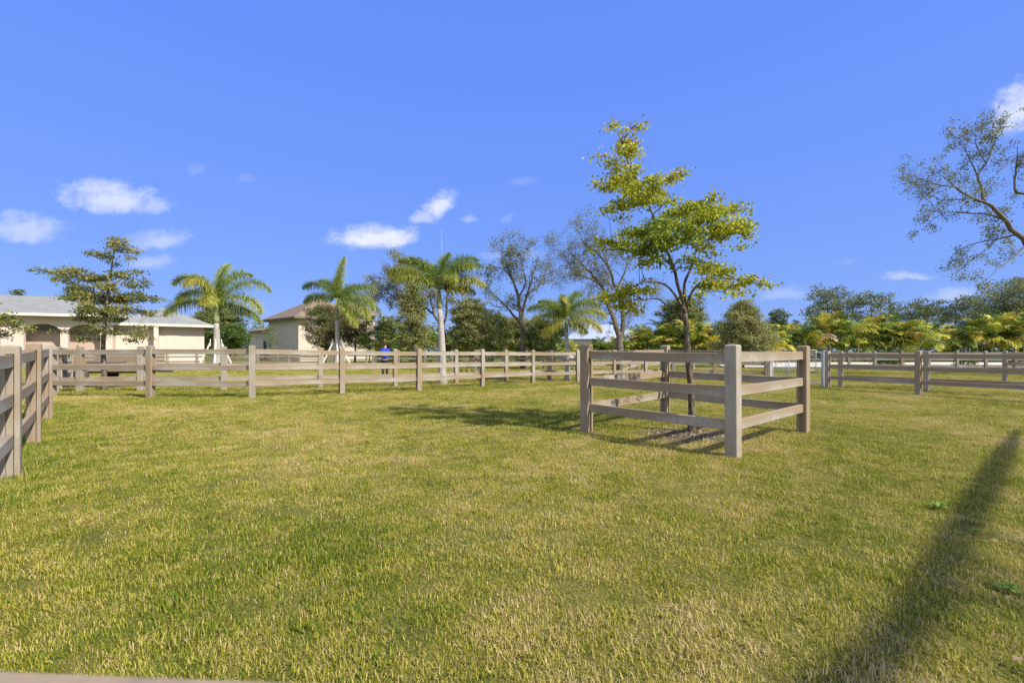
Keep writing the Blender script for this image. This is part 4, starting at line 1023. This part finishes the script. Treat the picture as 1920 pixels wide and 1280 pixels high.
m = MB(); m.box((-10.5,1.0,0),(-.003,9.0,4.5)); m.build('wing_wall', M['beige_wall'], ho)
rf = hip_roof(10.5, 8.0, 0, 1.5, .9, .9); rf.v = [(x-10.5, y+1.0, z+4.52) for x,y,z in rf.v]; rf.build('wing_roof', M['roof_brown'], ho)
m = MB(); m.box((-4.6,.93,.1),(-3.6,.997,3.0)); m.build('door', M['dark'], ho)
# white roofed house
wh = thing('house', (W(1066,0,74).x,74,-.1), 'low house with a white metal roof behind the palm hedge', 'house', rz=R(3))
m = MB(); m.box((0,0,0),(12.2,9,3.3)); m.build('wall', M['pale_wall'], wh)
hip_roof(12.2, 9, 3.35, 2.6, .6, .75).build('roof', M['roof_white'], wh)
m = MB(); m.box((5.6,-.03,.8),(7.0,-.003,2.6)); m.build('window', M['dark'], wh)
rf = hip_roof(5.0, 3.5, 0, 1.3, .5); rf.v = [(x+4.8, y-3.4, z+2.75) for x,y,z in rf.v]; rf.build('porch_roof', M['roof_white'], wh)

# ------------------------------------------------------------------ planked trailer behind the fences, person, bits
tl = G(205,19.5); tr = thing('farm_trailer', tl, 'low tan planked trailer with a dark slot behind the tiered tree trunk', 'trailer')
m = MB()
for k in range(5): m.box((-1.75,0,.42+k*.17),(1.25,.05,.57+k*.17)); m.box((-1.75,1.45,.42+k*.17),(1.25,1.5,.57+k*.17))
m.build('side_planks', M['plank'], tr)
m = MB(); m.box((-.95,-.02,.66),(.75,-.002,.82)); m.build('dark_slot', M['rubber'], tr)
m = MB(); m.box((-1.7,.06,.34),(1.2,1.44,.44)); m.box((1.2,.6,.36),(2.2,.72,.44)); m.build('bed', M['rubber'], tr)
for x in (-1.15, ):
    for y in (.0,1.5):
        w = MB(); w.tube([Vector((x,y-.16,.26)),Vector((x,y-.14,.26)),Vector((x,y+.02,.26)),Vector((x,y+.04,.26))],[.22,.27,.27,.22],18); w.build('wheel', M['rubber'], tr, smooth=True)

def person():
    pb = G(722,23.5); o = thing('person', pb, 'person in a bright blue shirt seen from behind beyond the fences', 'person', rz=R(8))
    def skin(name, verts, edges, rad, mat, sub=2, par=o):
        me = bpy.data.meshes.new(name); me.from_pydata(verts, edges, []); ob = link(name, me, mat, par)
        md = ob.modifiers.new('Skin','SKIN'); md.use_smooth_shade = True
        sv = me.skin_vertices[0].data if len(me.skin_vertices) else None
        if sv is None:
            return ob
        for i, r in enumerate(rad): sv[i].radius = (r, r) if not isinstance(r, tuple) else r
        sv[0].use_root = True
        s2 = ob.modifiers.new('Sub','SUBSURF'); s2.levels = sub; s2.render_levels = sub
        return ob
    V = [(0,0,.98),(0,0,1.15),(0,0,1.36),(0,.01,1.47),(0,.02,1.55),(0,.03,1.63),(0,.02,1.72)]; E = [(0,1),(1,2),(2,3),(3,4),(4,5),(5,6)]
    Rr = [(.15,.11),(.14,.10),(.17,.11),(.06,.06),(.07,.08),(.08,.095),(.06,.07)]
    for s in (-1,1):
        n = len(V); V += [(s*.17,0,1.42),(s*.22,.03,1.15),(s*.19,.22,1.02),(s*.17,.32,1.02)]; E += [(2,n),(n,n+1),(n+1,n+2),(n+2,n+3)]; Rr += [.055,.042,.03,.035]
        h = n+3
        for k in range(5):
            m0 = len(V); fx = s*.17+(k-2)*.018; ln = (.05,.075,.085,.078,.06)[k]
            if k == 0: V += [(s*.17-s*.05,.33,1.01),(s*.17-s*.065,.37,1.0)]
            else: V += [(fx,.36,1.015),(fx,.36+ln,.995)]
            E += [(h,m0),(m0,m0+1)]; Rr += [.010,.008]
        n = len(V); V += [(s*.09,0,.90),(s*.10,.02,.50),(s*.10,-.01,.10),(s*.11,.10,.04)]; E += [(0,n),(n,n+1),(n+1,n+2),(n+2,n+3)]; Rr += [.085,.058,.042,.04]
    skin('body', V, E, Rr, M['skin'])
    skin('shirt', [(0,0,.90),(0,0,1.15),(0,0,1.38),(0,.005,1.47),(-.18,0,1.42),(-.22,.02,1.22),(.18,0,1.42),(.22,.02,1.22)], [(0,1),(1,2),(2,3),(2,4),(4,5),(2,6),(6,7)],
         [(.22,.18),(.20,.15),(.22,.15),(.075,.075),.075,.065,.075,.065], M['blue'])
    skin('trousers', [(0,0,.98),(-.10,0,.88),(-.10,.02,.5),(-.10,-.01,.12),(.10,0,.88),(.10,.02,.5),(.10,-.01,.12)], [(0,1),(1,2),(2,3),(0,4),(4,5),(5,6)],
         [(.21,.16),.115,.078,.065,.105,.078,.065], M['navy'])
    skin('hair', [(0,0,1.60),(0,-.01,1.68),(0,.02,1.75)], [(0,1),(1,2)], [(.075,.06),(.09,.09),(.07,.08)], M['hair'], 2)
person()
# radio mast far behind, bird
ms = G(828,210); m = MB(ms); tp = W(828,428,210)
for k in range(3):
    a_ = k*2.094; off = Vector((math.cos(a_)*.22,math.sin(a_)*.22,0)); m.tube([ms+off, tp+off*.6], .028, 4)
for k in range(30):
    z0 = ms.z+(tp.z-ms.z)*k/30; q0 = Vector((ms.x,ms.y,z0)); a_ = k*2.094; b_ = a_+2.094
    m.bar(q0+Vector((math.cos(a_)*.2,math.sin(a_)*.2,0)), q0+Vector((math.cos(b_)*.2,math.sin(b_)*.2,(tp.z-ms.z)/30)), .02,.02)
mo = m.build('radio_mast', M['metal']); mo.location = ms; put(mo, 'thin pale radio mast rising behind the tallest palm', 'mast')
bp = W(90,362,55); m = MB(bp)
m.tube([bp+Vector((-.16,0,0)),bp+Vector((-.05,0,.01)),bp+Vector((.08,0,.01)),bp+Vector((.17,0,.03))],[.01,.05,.05,.015],8)
bo = thing('bird', bp, 'tiny dark bird high in the sky at the left', 'bird'); bo.scale = (.35,.35,.35); m.build('body', M['navy'], bo, smooth=True)
for s in (-1,1):
    w = MB(bp); w.add([bp+Vector((-.04,0,.02)),bp+Vector((.06,0,.02)),bp+Vector((.02,s*.28,.12)),bp+Vector((-.08,s*.34,.08)),bp+Vector((-.04,0,.035)),bp+Vector((.06,0,.035)),bp+Vector((.02,s*.28,.13)),bp+Vector((-.08,s*.34,.09))],[(0,1,2,3),(4,7,6,5),(0,4,5,1),(1,5,6,2),(2,6,7,3),(3,7,4,0)]); w.build('wing', M['navy'], bo)

# ------------------------------------------------------------------ weeds and litter
def weed(label, u, v, r, seed):
    rng = np.random.default_rng(seed); q = P(u, v); Vs = []; T = []
    for k in range(24):
        a = k*2.4; L = r*rng.uniform(.45,1.0); e = rng.uniform(.35,.9); d = np.array([math.cos(a)*math.cos(e),math.sin(a)*math.cos(e),math.sin(e)]); s = np.array([-math.sin(a),math.cos(a),0])*L*.16
        p0 = d*L*.08; p1 = d*L*.6; p2 = d*L+np.array([0,0,-L*.28])
        Vs += [[p0-s*.3,p0+s*.3,p1+s,p1-s],[p1-s,p1+s,p2+s*.15,p2-s*.15]]; T += [.72+rng.normal(0,.08)]*2
    o = link('broadleaf_weed', quads_mesh('broadleaf_weed', np.array(Vs)+np.array([0,0,.02]), np.array(T)), M['lime_leaf'], loc=q)
    put(o, label, 'weed', 'weeds in the lawn')
weed('bright green weed on the lit edge of the long shadow, the farthest of three', 1762, 956, .10, 1)
weed('small bright green weed right of the long shadow, the middle of three', 1828, 1002, .06, 2)
weed('bright green weed near the lower right picture edge, the nearest of three', 1892, 1112, .075, 3)
weed('small green weed low in the lawn near the front fence', 1295//1, 760, .08, 4) if False else None
lf = P(1908,1255); V = leaf_quads(np.array([[0,0,.045]]), .05, 2.0, .7, 0)
put(link('fallen_leaf', quads_mesh('fallen_leaf', np.concatenate([V, V+np.array([.0,.0,.004])]), np.array([1,.95])), M['areca_leaf'], loc=lf), 'single curled brown fallen leaf at the lower right corner', 'leaf')

def mulch():
    rng = np.random.default_rng(12); n = 2600; a = rng.random(n)*6.283; rr = np.abs(rng.normal(0,.55,n))
    x = tb_.x-.05+np.cos(a)*rr*1.05; y = tb_.y-.22+np.sin(a)*rr*.75; C = np.stack([x,y,ground_np(x,y)+.012+rng.random(n)*.012],1)
    put(link('mulch', quads_mesh('mulch', leaf_quads(C, .035, 1.2, .35, .7, rng, .05), rng.random(n)), M['chip']), 'loose brown bark mulch and dead leaves round the foot of the pen tree', 'mulch', kind='stuff')
M['chip'] = mat_leaf('mulch_chip', [(0,(.08,.055,.035)),(.5,(.24,.18,.11)),(.85,(.45,.37,.26)),(1,(.55,.48,.36))], .05)
mulch()
# ------------------------------------------------------------------ grass
def tuft_mesh(name, n, rad, hmin, hmax, tmean, tsd, seed, wid=.0045, lean=.9):
    rng = np.random.default_rng(seed)
    r = rad*np.sqrt(rng.random(n)); a = rng.random(n)*6.283; b = np.stack([r*np.cos(a), r*np.sin(a), np.full(n,-.012)], 1)
    az = rng.random(n)*6.283; L = rng.uniform(hmin, hmax, n); tilt = np.abs(rng.normal(0, lean, n)).clip(0, 1.45)
    d0 = np.stack([np.cos(az)*np.sin(tilt*.5), np.sin(az)*np.sin(tilt*.5), np.cos(tilt*.5)], 1)
    d1 = np.stack([np.cos(az)*np.sin(tilt*1.15), np.sin(az)*np.sin(tilt*1.15), np.cos(tilt*1.15)], 1)
    s = np.stack([-np.sin(az+rng.normal(0,.5,n)), np.cos(az), np.zeros(n)], 1); s *= (wid*rng.uniform(.7,1.4,n)/2)[:,None]
    p1 = b+d0*(L*.5)[:,None]; p2 = p1+d1*(L*.5)[:,None]
    V = np.concatenate([np.stack([b-s,b+s,p1+s*.9,p1-s*.9],1), np.stack([p1-s*.9,p1+s*.9,p2+s*.15,p2-s*.15],1)])
    t = np.where(rng.random(n) < .15, rng.normal(.80,.11,n), rng.normal(tmean,tsd,n)); T = np.concatenate([t, t+.04])
    me = quads_mesh(name, V, T); me.materials.append(M['blade']); return me
def grass():
    tc = bpy.data.collections.new('tuft_sources')
    for i in range(5): tc.objects.link(bpy.data.objects.new(f'tuft_a{i}', tuft_mesh(f'tuft_a{i}', 320, .17, .014, .040, .50, .20, 300+i, .0036, 1.15)))       # mown mixed
    for i in range(3): tc.objects.link(bpy.data.objects.new(f'tuft_b{i}', tuft_mesh(f'tuft_b{i}', 310, .17, .016, .044, .34, .19, 320+i, .0037, 1.1)))  # greener
    for i in range(2): tc.objects.link(bpy.data.objects.new(f'tuft_c{i}', tuft_mesh(f'tuft_c{i}', 240, .15, .028, .070, .20, .16, 340+i, .0044, .95))) # lush, long
    for i in range(2): tc.objects.link(bpy.data.objects.new(f'tuft_d{i}', tuft_mesh(f'tuft_d{i}', 290, .18, .02, .052, .68, .20, 360+i, .0037, 1.4))) # straw thatch
    rng = np.random.default_rng(77); pts = []
    def ring(y0, y1, dens, sc):
        wd = 1.5*y1+4; n = int(dens*(y1-y0)*2*wd); x = rng.uniform(-wd, wd, n); y = rng.uniform(y0, y1, n)
        k = (np.abs(x) < 1.20*y+2.0) | ((np.abs(x) < 1.6*y+6) & (rng.random(n) < .6)); pts.append(np.stack([x[k], y[k], np.full(k.sum(), sc)], 1))
    ring(.3,3,95,.95); ring(3,6,70,1.0); ring(6,10,48,1.1); ring(10,16,30,1.25); ring(16,26,17,1.5); ring(26,42,8,1.9)
    pp = np.concatenate(pts)
    # fringe along fences, lush
    fr = []
    def along(a, b, n, off=.18, sc=1.0):
        for _ in range(n):
            t = rng.random(); q = a.lerp(b, t); fr.append((q.x+rng.normal(0,off), q.y+rng.normal(0,off), sc))
    Ls = [P0,P1,P2,P3,P35]
    for i in range(4): along(Ls[i], Ls[i+1], 60, .22, .9)
    for i in range(8): along(FR[i], FR[i+1], 40, .22, .8)
    for q in (A,B,C_,D): 
        for _ in range(12): fr.append((q.x+rng.normal(0,.09), q.y+rng.normal(0,.09), .55))
    fr = np.array(fr); nb = len(pp); pp = np.concatenate([pp, fr])
    x, y, sc = pp.T; z = ground_np(x, y)
    tx, ty = tb_.x-.05, tb_.y-.22
    r = np.hypot((x-tx)/1.05, (y-ty)/.75)
    keep = (r > .8+rng.normal(0,.22,len(x))) | (rng.random(len(x)) < .16)
    keep &= ~((y > 36) & (x > 18))
    idx = np.empty(len(x), int)
    for i in range(len(x)):
        g = noise.noise(Vector((x[i]*.38, y[i]*.38, 3.1)))+.55*noise.noise(Vector((x[i]*1.5, y[i]*1.5, 9.7)))
        lush = 0.0
        dl_ = abs((x[i]-P1.x)*(-.73)+(y[i]-P1.y)*(-.68)) if (x[i] < -2.5 and 3 < y[i] < 10.5) else 9     # along the left fence
        if dl_ < .75: lush = .85-dl_
        yl = 12.6 if x[i] < -6 else 12.6+(x[i]+6)*.62
        if x[i] < 3 and .1 < y[i]-yl < 1.9: lush = .6
        if np.hypot(x[i]-.9, (y[i]-8.6)*1.6) < 2.1: lush += .25
        s = g+rng.normal(0,.18)-lush*1.3
        if i >= nb: s -= .5
        if y[i] < 16 and s < -.88: idx[i] = 8+rng.integers(2)
        elif s < -.30: idx[i] = 5+rng.integers(3)
        elif s > .36: idx[i] = 10+rng.integers(2)
        else: idx[i] = rng.integers(5)
    x,y,z,sc,idx = x[keep],y[keep],z[keep],sc[keep],idx[keep]; n = len(x)
    # a few taller clumps in the middle of the lawn
    me = bpy.data.meshes.new('grass'); me.vertices.add(n); me.vertices.foreach_set('co', np.stack([x,y,z],1).astype(np.float32).ravel())
    me.attributes.new('idx','INT','POINT').data.foreach_set('value', idx.astype(np.int32))
    rot = np.stack([rng.normal(0,.08,n), rng.normal(0,.08,n), rng.random(n)*6.283],1)
    me.attributes.new('rot','FLOAT_VECTOR','POINT').data.foreach_set('vector', rot.astype(np.float32).ravel())
    me.attributes.new('scl','FLOAT','POINT').data.foreach_set('value', (sc*rng.uniform(.8,1.25,n)).astype(np.float32))
    o = bpy.data.objects.new('grass', me); COL.objects.link(o); put(o, 'short mown grass blades, green mixed with dry straw, covering the lawn', 'grass', kind='stuff')
    ng = bpy.data.node_groups.new('scatter','GeometryNodeTree')
    ng.interface.new_socket('Geometry', in_out='INPUT', socket_type='NodeSocketGeometry'); ng.interface.new_socket('Geometry', in_out='OUTPUT', socket_type='NodeSocketGeometry')
    gi = ng.nodes.new('NodeGroupInput'); go = ng.nodes.new('NodeGroupOutput'); ip = ng.nodes.new('GeometryNodeInstanceOnPoints')
    ci = ng.nodes.new('GeometryNodeCollectionInfo'); ci.inputs['Collection'].default_value = tc; ci.inputs['Separate Children'].default_value = True; ci.inputs['Reset Children'].default_value = True
    def na(nm, t): q = ng.nodes.new('GeometryNodeInputNamedAttribute'); q.data_type = t; q.inputs[0].default_value = nm; return q.outputs[0]
    l = ng.links.new
    l(gi.outputs[0], ip.inputs['Points']); l(ci.outputs[0], ip.inputs['Instance']); ip.inputs['Pick Instance'].default_value = True
    l(na('idx','INT'), ip.inputs['Instance Index']); l(na('rot','FLOAT_VECTOR'), ip.inputs['Rotation']); l(na('scl','FLOAT'), ip.inputs['Scale'])
    l(ip.outputs[0], go.inputs[0])
    md = o.modifiers.new('scatter','NODES'); md.node_group = ng
    print('grass tufts', n)
grass()
print('done objects', len(SC.objects))
